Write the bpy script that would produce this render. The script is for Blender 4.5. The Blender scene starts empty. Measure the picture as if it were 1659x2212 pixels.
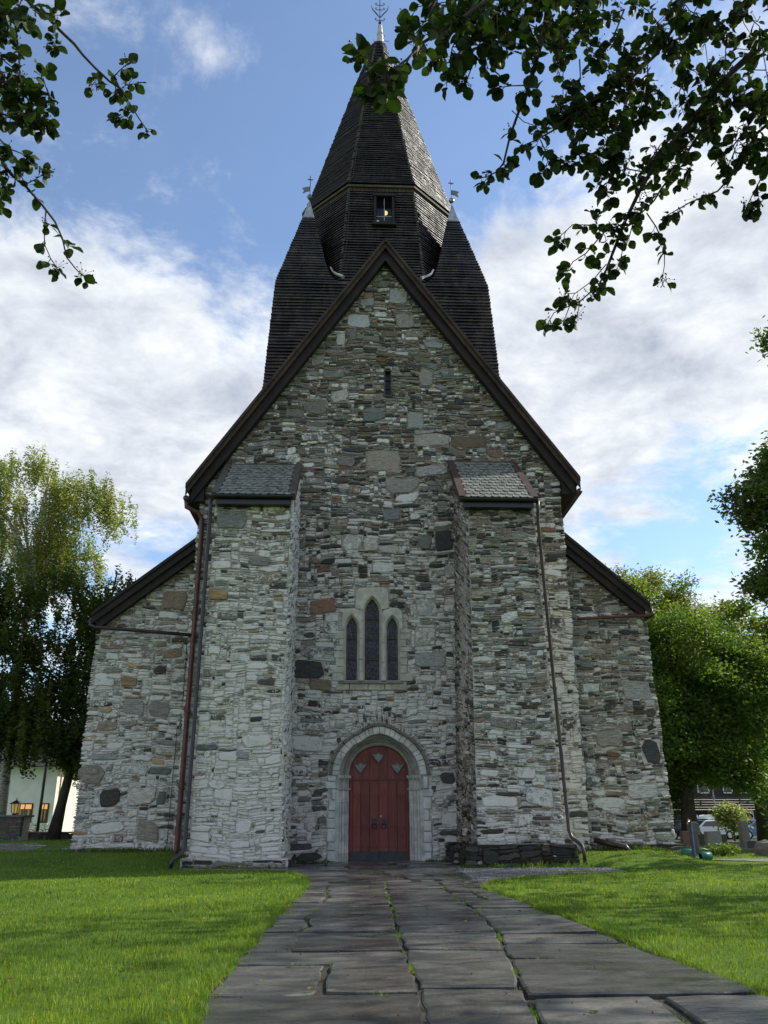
import bpy, bmesh, math, random
import numpy as np
from mathutils import Vector, Matrix
from mathutils.geometry import tessellate_polygon
R_ = math.radians
scene = bpy.context.scene
COL = scene.collection
# ------------------------------------------------------------------ camera
F, U0, V0, CAMH = 1758., 829.5, 1106., 1.4            # measured on the photograph at 1659 x 2212
PITCH, YAW, ROLL = R_(20.4), R_(2.3), R_(-0.2)
fw = Vector((math.sin(YAW)*math.cos(PITCH), math.cos(YAW)*math.cos(PITCH), math.sin(PITCH)))
rt0 = Vector((math.cos(YAW), -math.sin(YAW), 0)); up0 = rt0.cross(fw)
rt = rt0*math.cos(ROLL)+up0*math.sin(ROLL); up = up0*math.cos(ROLL)-rt0*math.sin(ROLL)
EYE = Vector((0, 0, CAMH))
cam = bpy.data.cameras.new('camera'); camo = bpy.data.objects.new('camera', cam); COL.objects.link(camo)
m = Matrix((rt, up, -fw)).transposed().to_4x4(); m.translation = EYE; camo.matrix_world = m
cam.sensor_fit = 'HORIZONTAL'; cam.sensor_width = 36; cam.lens = 36*F/1659; cam.clip_end = 3000; cam.clip_start = 0.05
scene.camera = camo
scene.render.resolution_x, scene.render.resolution_y = 768, 1024
def ray(u, v): return fw+rt*((u-U0)/F)-up*((v-V0)/F)
def PY(u, v, y): d = ray(u, v); return EYE+d*(y/d.y)                 # pixel on a facade plane
def PZ(u, v, z=0.): d = ray(u, v); return EYE+d*((z-CAMH)/d.z)       # pixel on the ground
def PD(u, v, k): return EYE+ray(u, v)*k                              # pixel at a depth
def proj(p):
    p = Vector(p)-EYE; k = p.dot(fw)
    return (U0+F*p.dot(rt)/k, V0-F*p.dot(up)/k, k)
# ------------------------------------------------------------------ sky, sun, exposure
SUN_AZ = Vector((0.95, 0.31, 0)).normalized(); SUN_EL = R_(37)
SUNV = Vector((SUN_AZ.x*math.cos(SUN_EL), SUN_AZ.y*math.cos(SUN_EL), math.sin(SUN_EL)))
world = bpy.data.worlds.new('World'); scene.world = world; world.use_nodes = True
nt = world.node_tree; nd = nt.nodes; lk = nt.links; nd.clear()
def N(t, **k):
    n = nd.new(t)
    for a, b in k.items(): setattr(n, a, b)
    return n
out = N('ShaderNodeOutputWorld'); bg = N('ShaderNodeBackground'); bg.inputs['Strength'].default_value = 0.1
sky = N('ShaderNodeTexSky', sky_type='NISHITA', sun_disc=False, sun_elevation=SUN_EL,
        sun_rotation=math.atan2(SUN_AZ.x, SUN_AZ.y))
sky.altitude = 100; sky.air_density = 1.0; sky.dust_density = 0.3; sky.ozone_density = 2.5
tc = N('ShaderNodeTexCoord'); sp = N('ShaderNodeSeparateXYZ'); lk.new(tc.outputs['Generated'], sp.inputs[0])
def M(op, a, b=None, c=None, clamp=False):
    n = N('ShaderNodeMath', operation=op, use_clamp=clamp)
    for i, x in enumerate((a, b, c)):
        if x is None: continue
        if isinstance(x, (int, float)): n.inputs[i].default_value = x
        else: lk.new(x, n.inputs[i])
    return n.outputs[0]
zz = M('ADD', M('MAXIMUM', sp.outputs[2], 0.0), 0.16)
cx = M('DIVIDE', sp.outputs[0], zz); cy = M('DIVIDE', sp.outputs[1], zz)
cmb = N('ShaderNodeCombineXYZ'); lk.new(cx, cmb.inputs[0]); lk.new(cy, cmb.inputs[1]); cmb.inputs[2].default_value = CLOUD_SEED = 3.7
def NZ(scale, detail, rough, dist=0., off=(0, 0, 0)):
    mp = N('ShaderNodeMapping'); lk.new(cmb.outputs[0], mp.inputs[0]); mp.inputs['Location'].default_value = off
    n = N('ShaderNodeTexNoise'); lk.new(mp.outputs[0], n.inputs['Vector'])
    n.inputs['Scale'].default_value = scale; n.inputs['Detail'].default_value = detail
    n.inputs['Roughness'].default_value = rough; n.inputs['Distortion'].default_value = dist
    return n.outputs[0]
def blob(u, v, rad, amt):
    """widen or thin the cloud cover about one direction of the sky in view"""
    d = ray(u, v).normalized(); q = (d.x/(d.z+.16), d.y/(d.z+.16))
    dx = M('SUBTRACT', cx, q[0]); dy = M('SUBTRACT', cy, q[1])
    r2 = M('ADD', M('MULTIPLY', dx, dx), M('MULTIPLY', dy, dy))
    return M('MULTIPLY', M('EXPONENT', M('MULTIPLY', r2, -1./(rad*rad))), amt)
cover = M('ADD', M('MULTIPLY', NZ(1.5, 10, .56, .25, (1.3, .4, 0)), .50), M('MULTIPLY', NZ(5.2, 12, .66, .25, (7.3, 2.1, 0)), .50))
for b in [(560, 90, .17, .10), (420, 280, .30, -.17), (1000, 250, .22, -.12), (80, 60, .14, .05), (250, 560, .30, .10),
          (100, 760, .3, .10), (1150, 560, .22, .10), (1400, 620, .35, .10), (1450, 1130, .22, -.16), (1350, 900, .35, .12),
          (620, 620, .12, -.10), (350, 900, .5, .12), (30, 480, .12, -.08)]:
    cover = M('ADD', cover, blob(*b))
lowz = N('ShaderNodeMapRange', interpolation_type='SMOOTHSTEP'); lk.new(sp.outputs[2], lowz.inputs[0]); lowz.inputs[1].default_value = .72; lowz.inputs[2].default_value = .45; lowz.inputs[4].default_value = .07
cover = M('ADD', cover, lowz.outputs[0])
mask = N('ShaderNodeMapRange', interpolation_type='SMOOTHSTEP'); lk.new(cover, mask.inputs[0])
mask.inputs[1].default_value = .478; mask.inputs[2].default_value = .645; mask.inputs[3].default_value = 0.04
cg = N('ShaderNodeValToRGB'); lk.new(M('SUBTRACT', M('ADD', NZ(4.6, 10, .64, .2, (4.3, 9.1, 0)), .28), M('MULTIPLY', cover, .45)), cg.inputs[0])
cg.color_ramp.elements[0].position = .24; cg.color_ramp.elements[0].color = (3.2, 3.6, 4.4, 1)
cg.color_ramp.elements[1].position = .66; cg.color_ramp.elements[1].color = (7.7, 7.9, 8.1, 1)
mx = N('ShaderNodeMix', data_type='RGBA'); lk.new(mask.outputs[0], mx.inputs['Factor'])
hs = N('ShaderNodeHueSaturation'); hs.inputs['Saturation'].default_value = 1.02; hs.inputs['Value'].default_value = 1.5
lk.new(sky.outputs[0], hs.inputs['Color'])
lk.new(hs.outputs[0], mx.inputs[6]); lk.new(cg.outputs[0], mx.inputs[7])
lk.new(mx.outputs[2], bg.inputs[0]); lk.new(bg.outputs[0], out.inputs[0])
sl = bpy.data.lights.new('sun', 'SUN'); sl.energy = 4.6; sl.angle = R_(.53); sl.color = (1, .95, .86)
so = bpy.data.objects.new('sun', sl); COL.objects.link(so); so.location = (30, 10, 40)
so.rotation_euler = (-SUNV).to_track_quat('-Z', 'Y').to_euler()
vs = scene.view_settings; vs.view_transform = 'Standard'; vs.look = 'None'; vs.gamma = 1; vs.use_curve_mapping = False
vs.exposure = 0.55
scene.render.engine = 'CYCLES'
scene.cycles.max_bounces = 6; scene.cycles.transparent_max_bounces = 8

# ------------------------------------------------------------------ materials
MATS = {}
class NT:
    """small wrapper for writing node trees"""
    def __init__(s, name):
        s.m = bpy.data.materials.new(name); s.m.use_nodes = True
        s.t = s.m.node_tree; s.b = s.t.nodes['Principled BSDF']; s.o = s.t.nodes['Material Output']; MATS[name] = s.m
        s._co = None
    def n(s, t, **k):
        n = s.t.nodes.new(t)
        for a, b in k.items(): setattr(n, a, b)
        return n
    def set(s, sock, x):
        if hasattr(x, 'is_output'): s.t.links.new(x, sock)
        else: sock.default_value = x
    def co(s):
        if s._co is None:
            g = s.n('ShaderNodeNewGeometry'); s._co = g.outputs['Position']
        return s._co
    def noise(s, sc, det=5, ro=.55, di=0, vec=None, stretch=None):
        n = s.n('ShaderNodeTexNoise'); v = vec or s.co()
        if stretch:
            mp = s.n('ShaderNodeMapping'); s.t.links.new(v, mp.inputs[0]); mp.inputs['Scale'].default_value = stretch; v = mp.outputs[0]
        s.t.links.new(v, n.inputs['Vector']); n.inputs['Scale'].default_value = sc; n.inputs['Detail'].default_value = det
        n.inputs['Roughness'].default_value = ro; n.inputs['Distortion'].default_value = di
        return n.outputs[0]
    def ramp(s, x, a, b, lo=0., hi=1., smooth=True):
        n = s.n('ShaderNodeMapRange', interpolation_type='SMOOTHSTEP' if smooth else 'LINEAR')
        for i, q in enumerate((x, a, b, lo, hi)): s.set(n.inputs[i], q)
        return n.outputs[0]
    def math(s, op, a, b=0.):
        n = s.n('ShaderNodeMath', operation=op); s.set(n.inputs[0], a); s.set(n.inputs[1], b); return n.outputs[0]
    def mix(s, f, a, b, mode='MIX'):
        n = s.n('ShaderNodeMix', data_type='RGBA', blend_type=mode); s.set(n.inputs[0], f)
        s.set(n.inputs[6], a if hasattr(a, 'is_output') else (*a, 1)); s.set(n.inputs[7], b if hasattr(b, 'is_output') else (*b, 1))
        return n.outputs[2]
    def attr(s, name, out='Color'):
        n = s.n('ShaderNodeAttribute', attribute_name=name); return n.outputs[out]
    def scale(s, col, f):
        n = s.n('ShaderNodeVectorMath', operation='SCALE'); s.set(n.inputs[0], col if hasattr(col, 'is_output') else col); s.set(n.inputs[3], f); return n.outputs[0]
    def bump(s, h, st=.4, d=.02):
        n = s.n('ShaderNodeBump'); n.inputs['Strength'].default_value = st; n.inputs['Distance'].default_value = d
        s.t.links.new(h, n.inputs['Height']); s.t.links.new(n.outputs[0], s.b.inputs['Normal']); return n
    def fin(s, col, rough=.8, spec=.3, metal=0):
        s.set(s.b.inputs['Base Color'], col if hasattr(col, 'is_output') else (*col, 1))
        s.set(s.b.inputs['Roughness'], rough); s.b.inputs['Specular IOR Level'].default_value = spec; s.b.inputs['Metallic'].default_value = metal
        return s.m
def plain(name, col, rough=.6, spec=.4, metal=0, var=.25, sc=6, bump=0):
    t = NT(name); n = t.noise(sc, 6)
    c = t.scale(col, t.ramp(n, .3, .7, 1-var, 1+var))
    if bump: t.bump(t.noise(sc*6, 5), bump, .01)
    return t.fin(c, rough, spec, metal)

def stone_mat():
    t = NT('rubble stone'); c = t.attr('Col'); w = t.attr('wash', 'Fac')
    n1 = t.noise(5, 7, .62); n2 = t.noise(26, 6, .7)
    st = t.noise(7, 6, .65, .3, stretch=(.7, .7, 5))
    base = t.scale(c, t.math('MULTIPLY', t.ramp(st, .3, .7, .6, 1.4), t.ramp(n2, .3, .7, .75, 1.25)))
    # old limewash that has worn off in flakes
    k = t.math('ADD', t.math('ADD', t.math('MULTIPLY', n1, .5), t.math('MULTIPLY', t.noise(17, 7, .72, .4), .5)), t.math('MULTIPLY', w, .46))
    wm = t.ramp(k, .62, .70)
    lime = t.mix(t.noise(3, 5), (.58, .55, .515), (.84, .81, .765))
    base = t.mix(t.math('MULTIPLY', wm, .9), base, lime)
    # black lichen specks and damp drips
    lich = t.ramp(t.noise(38, 5, .7), .60, .67)
    base = t.mix(t.math('MULTIPLY', lich, t.ramp(t.noise(1.3, 4), .4, .62, .1, .8)), base, (.045, .045, .042))
    drip = t.ramp(t.noise(2.0, 6, .6, .2, stretch=(3.2, 3.2, .35)), .56, .72)
    base = t.mix(t.math('MULTIPLY', drip, .22), base, (.07, .066, .055))
    t.bump(t.math('ADD', t.noise(22, 8, .7), t.math('MULTIPLY', st, .6)), .75, .03)
    return t.fin(base, .88, .25)
def mortar_mat():
    t = NT('lime mortar'); n = t.noise(9, 8, .65)
    z = t.n('ShaderNodeSeparateXYZ'); t.t.links.new(t.co(), z.inputs[0])
    h = t.ramp(t.math('ADD', z.outputs[2], t.math('MULTIPLY', t.noise(.8, 3), 5)), 4, 17)
    c = t.mix(h, (.60, .56, .51), (.33, .295, .25))
    c = t.scale(c, t.ramp(n, .25, .75, .55, 1.25))
    t.bump(t.noise(30, 8, .7), .8, .03)
    return t.fin(c, .92, .2)
def tar_mat():
    t = NT('tarred shingle'); n = t.noise(2.2, 6, .6, stretch=(1, 1, .5)); g = t.noise(14, 6, .65, stretch=(1, 1, .25))
    c = t.mix(t.ramp(t.math('ADD', t.math('MULTIPLY', n, .6), t.math('MULTIPLY', g, .4)), .42, .68), (.012, .0105, .010), (.062, .048, .036))
    oi = t.n('ShaderNodeObjectInfo'); c = t.scale(c, t.ramp(oi.outputs['Random'], 0, 1, .55, 1.6, False))
    c = t.mix(t.ramp(t.noise(.7, 6, .65), .56, .72, 0, .5), c, (.075, .062, .048))
    t.bump(g, .7, .03)
    return t.fin(c, t.ramp(n, .3, .7, .38, .62), .5)
def wood_mat(name, a, b, rough=.75, stretch=(1, 1, 1)):
    t = NT(name); g = t.noise(9, 7, .7, .4, stretch=stretch); n = t.noise(1.4, 5)
    c = t.mix(t.ramp(t.math('ADD', t.math('MULTIPLY', g, .6), t.math('MULTIPLY', n, .4)), .35, .65), a, b)
    t.bump(g, .5, .012); return t.fin(c, rough, .35)
def dressed_mat():
    t = NT('dressed soapstone'); c = t.attr('Col'); n = t.noise(4, 7, .6)
    b = t.scale(c, t.ramp(n, .25, .75, .72, 1.2))
    b = t.mix(t.ramp(t.noise(30, 5, .7), .61, .7, 0, .6), b, (.10, .095, .08))
    d = t.ramp(t.noise(2.6, 6, .6, .2, stretch=(3, 3, .4)), .55, .72, 0, .45)
    b = t.mix(d, b, (.13, .12, .09))
    t.bump(t.noise(24, 7, .65), .4, .012); return t.fin(b, .82, .3)
def door_mat():
    t = NT('red door paint'); g = t.noise(6, 7, .65, .3, stretch=(6, 6, .35)); n = t.noise(1.8, 5)
    c = t.mix(t.ramp(g, .35, .7), (.17, .034, .028), (.25, .06, .048))
    c = t.mix(t.ramp(n, .5, .75, 0, .4), c, (.10, .022, .02))
    oi = t.n('ShaderNodeObjectInfo'); c = t.scale(c, t.ramp(oi.outputs['Random'], 0, 1, .8, 1.15, False))
    c = t.mix(t.ramp(t.noise(22, 6, .75, 0, None, (2, 2, .5)), .62, .7, 0, .45), c, (.30, .16, .13))
    t.bump(g, .35, .006); return t.fin(c, t.ramp(n, .3, .7, .42, .65), .4)
def leaf_mat(name, transl=.5, rough=.45, spec=.35, boost=(1.6, 1.75, .5)):
    t = NT(name); c = t.attr('Col'); v = t.scale(c, t.ramp(t.noise(9, 3), .3, .7, .8, 1.2))
    t.fin(v, rough, spec)
    tr = t.n('ShaderNodeBsdfTranslucent'); ml = t.n('ShaderNodeVectorMath', operation='MULTIPLY')
    t.t.links.new(v, ml.inputs[0]); ml.inputs[1].default_value = boost; t.t.links.new(ml.outputs[0], tr.inputs[0])
    ms = t.n('ShaderNodeMixShader'); ms.inputs[0].default_value = transl
    t.t.links.new(t.b.outputs[0], ms.inputs[1]); t.t.links.new(tr.outputs[0], ms.inputs[2]); t.t.links.new(ms.outputs[0], t.o.inputs[0])
    return t.m
def flag_mat():
    t = NT('wet flagstone'); oi = t.n('ShaderNodeObjectInfo'); n = t.noise(3.2, 7, .62, .5, stretch=(.6, 1.4, 1)); f = t.noise(28, 6, .7)
    c = t.mix(t.ramp(n, .32, .7), (.038, .037, .034), (.115, .108, .095))
    c = t.scale(c, t.ramp(oi.outputs['Random'], 0, 1, .6, 1.45, False)); c = t.mix(t.ramp(t.noise(1.1, 5, .6, .4), .55, .72, 0, .6), c, (.11, .10, .085))
    c = t.scale(c, t.ramp(f, .3, .7, .75, 1.25))
    wet = t.ramp(t.noise(.9, 5, .55, .3), .40, .60)
    t.bump(t.math('ADD', t.noise(7, 8, .65, .6, stretch=(.5, 1.6, 1)), t.math('MULTIPLY', f, .3)), .38, .02)
    return t.fin(c, t.ramp(wet, 0, 1, .36, .07), .6)
def ground_mat():
    t = NT('lawn soil'); n = t.noise(.5, 6, .6); f = t.noise(14, 6, .7)
    c = t.mix(t.ramp(n, .3, .7), (.07, .14, .012), (.13, .21, .02))
    c = t.mix(t.ramp(f, .4, .7, 0, .6), c, (.022, .05, .008))
    t.bump(t.noise(40, 6, .7), 1, .04); return t.fin(c, .9, .15)
def gravel_mat(name, a, b):
    t = NT(name); v = t.n('ShaderNodeTexVoronoi'); t.t.links.new(t.co(), v.inputs['Vector']); v.inputs['Scale'].default_value = 38
    c = t.mix(t.ramp(t.noise(25, 5, .7), .35, .65), a, b)
    t.bump(v.outputs[0], .8, .02); return t.fin(c, .8, .3)
def glass_mat():
    t = NT('leaded glass'); n = t.noise(4, 4)
    c = t.mix(t.ramp(t.noise(8, 3), .4, .6), (.008, .010, .016), (.022, .027, .042))
    t.bump(t.noise(9, 3), .5, .02); return t.fin(c, .32, .28)
stone_mat(); mortar_mat(); tar_mat(); dressed_mat(); door_mat(); flag_mat(); ground_mat(); glass_mat()
wood_mat('brown bargeboard', (.008, .006, .005), (.026, .017, .012), .7, (1, 1, 1))
wood_mat('weathered roof edge', (.018, .013, .010), (.075, .047, .032), .75, (2, 2, .5))
wood_mat('grey trim board', (.04, .034, .026), (.10, .085, .065), .8)
wood_mat('red brown trim board', (.035, .02, .016), (.085, .05, .038), .75)
wood_mat('bark', (.025, .02, .015), (.075, .062, .048), .9, (3, 3, .6))
def birch_mat():
    t = NT('birch bark'); g = t.noise(5, 6, .7, .3, stretch=(.6, .6, 5))
    c = t.mix(t.ramp(g, .5, .6), (.50, .47, .42), (.05, .04, .035)); t.bump(g, .3, .01); return t.fin(c, .8, .3)
birch_mat()
leaf_mat('leaf', .5, .5, .3, (1.5, 1.55, .6)); leaf_mat('whitebeam leaf', .20, .6, .2, (1.1, 1.35, .45)); leaf_mat('grass blade', .45, .5, .3, (1.55, 1.5, .4))
plain('lead', (.33, .35, .37), .5, .5, .3, .3, 5, .3); plain('old zinc', (.42, .41, .38), .4, .5, .6, .4, 3, .3)
plain('old lead', (.17, .175, .19), .5, .5, .2)
plain('wrought iron', (.02, .02, .022), .5, .5, .3); plain('black gutter', (.010, .011, .013), .35, .5); plain('dark void', (.004, .004, .005), .9, .1)
plain('red brown pipe', (.085, .024, .018), .4, .5, 0, .4, 3); plain('dark brown pipe', (.032, .022, .019), .4, .5, 0, .4, 3); plain('black pipe', (.022, .022, .022), .4, .5)
plain('slate', (.185, .188, .16), .6, .35, 0, .45, 5, .4); plain('kick plate', (.045, .05, .055), .5, .5, .4, .2, 5)
plain('grey iron', (.15, .165, .16), .5, .5, .4, .25, 8, .3); plain('brass', (.35, .25, .12), .3, .5, .8)
plain('white render', (.86, .855, .84), .85, .2, 0, .06, 1.5); plain('brown frame', (.10, .045, .022), .6, .4)
plain('window dark', (.03, .026, .022), .1, .6, 0, .5, 2); plain('stone granite', (.16, .145, .13), .8, .3, 0, .3, 25, .3)
plain('brown granite', (.15, .095, .068), .75, .3, 0, .3, 30, .3); plain('black granite', (.022, .024, .027), .35, .5, 0, .3, 20)
plain('grey granite', (.22, .205, .195), .8, .3, 0, .25, 30, .3)
plain('blue plastic', (.03, .14, .42), .4, .5); plain('green plastic', (.015, .13, .10), .4, .5, 0, .3, 6)
plain('white car paint', (.75, .76, .78), .25, .5, 0, .02); plain('red car paint', (.35, .015, .015), .25, .5, 0, .05); plain('blue car paint', (.10, .18, .38), .25, .5, 0, .05)
plain('dark car paint', (.02, .025, .035), .25, .5); plain('tyre', (.015, .015, .015), .85, .2); plain('alloy', (.5, .5, .5), .3, .5, .8)
plain('car glass', (.03, .04, .045), .06, .6); plain('tail light', (.4, .01, .01), .25, .5); plain('head light', (.7, .7, .7), .15, .5)
plain('brown cladding', (.075, .055, .048), .75, .3, 0, .2, 4); plain('dark cladding', (.035, .032, .033), .7, .3, 0, .2, 4)
plain('yellow glass', (.55, .38, .10), .3, .5); plain('pale pole', (.22, .24, .25), .5, .5); plain('asphalt', (.05, .05, .052), .85, .3, 0, .25, 12, .3)
plain('cream plaster', (.62, .58, .49), .85, .2, 0, .06, 1.5); plain('berry', (.10, .012, .01), .35, .5, 0, .4, 40); plain('door red box', (.16, .03, .015), .6, .4)
gravel_mat('joint soil', (.018, .016, .011), (.05, .042, .03)); gravel_mat('gravel', (.10, .10, .10), (.21, .21, .205)); gravel_mat('brown gravel', (.12, .105, .09), (.24, .22, .2))
def emis(name, col, st):
    t = NT(name); t.fin(col, .5); t.b.inputs['Emission Color'].default_value = (*col, 1); t.b.inputs['Emission Strength'].default_value = st
emis('lit lamp glass', (.85, .55, .14), .12); emis('lit window', (1., .50, .16), .4); emis('tower lamp', (1., .55, .15), .8)
# ------------------------------------------------------------------ helpers
rng = random.Random(11); nr = np.random.default_rng(5)
ORI = {}
def put(o, parent=None, local=False):
    COL.objects.link(o)
    if parent is not None:
        o.parent = parent
        if not local: o.matrix_parent_inverse = Matrix.Translation(-ORI.get(parent, Vector((0, 0, 0))))
    return o
def tag(o, label=None, cat=None, group=None, kind=None):
    for k, v in (('label', label), ('category', cat), ('group', group), ('kind', kind)):
        if v: o[k] = v
    return o
def thing(name, loc, label, cat, group=None, rz=0):
    o = bpy.data.objects.new(name, None); COL.objects.link(o); o.location = loc; o.rotation_euler = (0, 0, rz); o.empty_display_size = .3
    ORI[o] = Vector(loc); return tag(o, label, cat, group)
def attrs(me, cols=None, wash=None):
    if cols is not None:
        a = me.color_attributes.new('Col', 'FLOAT_COLOR', 'POINT'); c = np.ones((len(me.vertices), 4), np.float32); c[:, :3] = cols; a.data.foreach_set('color', c.ravel())
    if wash is not None:
        a = me.attributes.new('wash', 'FLOAT', 'POINT'); a.data.foreach_set('value', np.asarray(wash, np.float32))
def meshdata(name, v, f, mat, cols=None, wash=None, smooth=False):
    me = bpy.data.meshes.new(name); me.from_pydata([tuple(p) for p in v], [], f); me.materials.append(MATS[mat])
    attrs(me, cols, wash)
    if smooth: me.polygons.foreach_set('use_smooth', [True]*len(me.polygons))
    me.update(); return me
def mesh(name, v, f, mat, parent=None, cols=None, wash=None, smooth=False, kind=None, local=False, bevel=0):
    o = bpy.data.objects.new(name, meshdata(name, v, f, mat, cols, wash, smooth)); put(o, parent, local)
    if kind: o['kind'] = kind
    if bevel:
        b = o.modifiers.new('edge', 'BEVEL'); b.width = bevel; b.segments = 2; b.limit_method = 'ANGLE'
    return o
def bulk(name, v, f, mat, parent=None, cols=None, kind=None, smooth=False):
    """numpy arrays, every face with the same number of corners"""
    v = np.asarray(v, np.float32); f = np.asarray(f, np.int32); k = f.shape[1]
    me = bpy.data.meshes.new(name); me.vertices.add(len(v)); me.vertices.foreach_set('co', v.ravel())
    me.loops.add(f.size); me.loops.foreach_set('vertex_index', f.ravel()); me.polygons.add(len(f))
    me.polygons.foreach_set('loop_start', np.arange(0, f.size, k, dtype=np.int32))
    if smooth: me.polygons.foreach_set('use_smooth', np.ones(len(f), bool))
    me.materials.append(MATS[mat]); attrs(me, cols); me.update(calc_edges=True)
    o = bpy.data.objects.new(name, me); put(o, parent)
    if kind: o['kind'] = kind
    return o
class MB:
    def __init__(s): s.v = []; s.f = []; s.c = []
    def add(s, v, f, col=None):
        o = len(s.v); s.v += [tuple(p) for p in v]; s.f += [tuple(i+o for i in q) for q in f]
        if col is not None: s.c += [col]*len(v)
        return s
    def box(s, x0, x1, y0, y1, z0, z1, col=None): return s.add(*box(x0, x1, y0, y1, z0, z1), col)
    def tube(s, p, r, n=8, col=None): return s.add(*tube(p, r, n), col)
    def build(s, name, mat, parent=None, **k): return mesh(name, s.v, s.f, mat, parent, cols=s.c if s.c else None, **k)
def box(x0, x1, y0, y1, z0, z1):
    return ([(x0, y0, z0), (x1, y0, z0), (x1, y1, z0), (x0, y1, z0), (x0, y0, z1), (x1, y0, z1), (x1, y1, z1), (x0, y1, z1)],
            [(0, 3, 2, 1), (4, 5, 6, 7), (0, 1, 5, 4), (1, 2, 6, 5), (2, 3, 7, 6), (3, 0, 4, 7)])
def tube(pts, rad, n=8, cap=True):
    pts = [Vector(p) for p in pts]; rad = rad if hasattr(rad, '__len__') else [rad]*len(pts)
    v = []; f = []; a = None
    for i, p in enumerate(pts):
        d = (pts[min(i+1, len(pts)-1)]-pts[max(i-1, 0)]).normalized()
        if a is None: a = d.orthogonal().normalized()
        a = (a-d*a.dot(d)).normalized() if (a-d*a.dot(d)).length > 1e-6 else d.orthogonal().normalized()
        b = d.cross(a)
        for k in range(n):
            t = 2*math.pi*k/n; v.append(p+(a*math.cos(t)+b*math.sin(t))*rad[i])
    for i in range(len(pts)-1):
        for k in range(n):
            k2 = (k+1) % n; f.append((i*n+k, i*n+k2, (i+1)*n+k2, (i+1)*n+k))
    if cap: f.append(tuple(range(n-1, -1, -1))); f.append(tuple((len(pts)-1)*n+k for k in range(n)))
    return v, f
def lathe(prof, c, n=12):
    v = []; f = []
    for r, z in prof:
        for k in range(n): t = 2*math.pi*k/n; v.append((c[0]+r*math.cos(t), c[1]+r*math.sin(t), c[2]+z))
    for i in range(len(prof)-1):
        for k in range(n): k2 = (k+1) % n; f.append((i*n+k, i*n+k2, (i+1)*n+k2, (i+1)*n+k))
    f.append(tuple(range(n-1, -1, -1))); f.append(tuple((len(prof)-1)*n+k for k in range(n)))
    return v, f
def prism(poly, y0, y1):
    """polygon given as (x, z), counter-clockwise seen from the front (-y)"""
    n = len(poly); v = [(x, y0, z) for x, z in poly]+[(x, y1, z) for x, z in poly]
    f = [tuple(range(n)), tuple(range(2*n-1, n-1, -1))]+[(i+n, (i+1) % n+n, (i+1) % n, i) for i in range(n)]
    return v, f
def tess(outer, holes, y, flip=False):
    """flat wall face at depth y with openings cut out"""
    ls = [[Vector((x, z, 0)) for x, z in outer]]+[[Vector((x, z, 0)) for x, z in h] for h in holes]
    tri = tessellate_polygon(ls); pts = [p for l in ls for p in l]
    fs = []
    for t in tri:
        a, b, c = (pts[i] for i in t)
        fs.append(tuple(t) if (b-a).cross(c-a).z > 0 else tuple(reversed(t)))
    return [(p.x, y, p.y) for p in pts], fs
def smst(a, b, x): t = np.clip((x-a)/(b-a), 0, 1); return t*t*(3-2*t)

# ------------------------------------------------------------------ ground and path
LY = [-5, 6.78, 7.8, 11.4, 18.7, 20.8, 22.6, 23.4, 24.0, 24.4, 25.2]; LX = [-1.0, -1.08, -1.2, -1.12, -.89, -1.0, -1.45, -2.2, -3.4, -5.0, -5.0]
RY = [-5, 7.34, 9.08, 12.5, 17.8, 18.6, 19.7, 20.8, 21.7, 22.3, 25.2]; RX = [3.4, 3.36, 3.36, 3.13, 2.74, 2.85, 3.3, 4.2, 5.6, 7.3, 7.3]
def xl(y): return np.interp(y, LY, LX)
def xr(y): return np.interp(y, RY, RX)
def onpath(x, y, e=0.):
    a = (x > xl(y)-e) & (x < xr(y)+e) & (y < 25.2) & ~((x > 4.5) & (y > 24.6))
    return a | ((x > -1.9) & (x < 3.5) & (y >= 25.2) & (y < 28.6))
def gz(x, y):
    x = np.asarray(x, float); y = np.asarray(y, float)
    z = .02+.30*smst(25.0, 27.8, y)*smst(-4.4, -5.6, x)+.28*smst(22.6, 26.6, y)*smst(6.4, 7.6, x)*smst(11.3, 9.3, x)
    z = z-.62*smst(44, 66, y)+.015*np.sin(x*1.7+y*.6)*np.sin(y*1.1-x*.4)
    return np.where(onpath(x, y, .02), -.04, z)
def gzf(x, y): return float(gz(x, y))
xs = np.concatenate([[-600, -300, -150, -80, -50, -35, -25, -19], np.arange(-15, 16.01, .2), [19, 25, 35, 50, 80, 150, 300, 600]])
ys = np.concatenate([[-200, -80, -30, -12, -4, 0, 3], np.arange(4.5, 32.01, .2), [33, 35, 38, 42, 46, 52, 58, 64, 70, 76, 82, 100, 150, 300, 900]])
X, Yg = np.meshgrid(xs, ys); V = np.stack([X, Yg, gz(X, Yg)], -1).reshape(-1, 3); nx = len(xs)
i = np.arange(len(ys)-1)[:, None]*nx+np.arange(nx-1)[None]; i = i.ravel()
bulk('ground', V, np.stack([i, i+1, i+nx+1, i+nx], 1), 'lawn soil', kind='structure', smooth=True)
# bed of the path: earth and gravel between the stones
yy = np.concatenate([np.arange(-3, 25.0, .25)]); vb = []; fb = []
for k, y in enumerate(yy):
    a, b = float(xl(y)), float(xr(y))
    if y > 24.5: b = 4.4
    vb += [(a+(b-a)*t/6, y, -.012) for t in range(7)]
    if k: fb += [(7*(k-1)+t, 7*(k-1)+t+1, 7*k+t+1, 7*k+t) for t in range(6)]
o0 = len(vb); vb += [(-2.2, 24.99, -.013), (3.9, 24.99, -.013), (3.9, 28.6, -.013), (-2.2, 28.6, -.013)]; fb.append((o0, o0+1, o0+2, o0+3))
path = mesh('path', vb, fb, 'joint soil', kind='structure')
gp_ = [(2.86, y) for y in np.arange(18.8, 24.9, .4)]; gq_ = [(float(xr(y)), y) for y in np.arange(24.4, 18.7, -.4)]
gq_ = [(min(x, 3.3) if y > 24.6 else x, y) for x, y in gq_]
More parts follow.
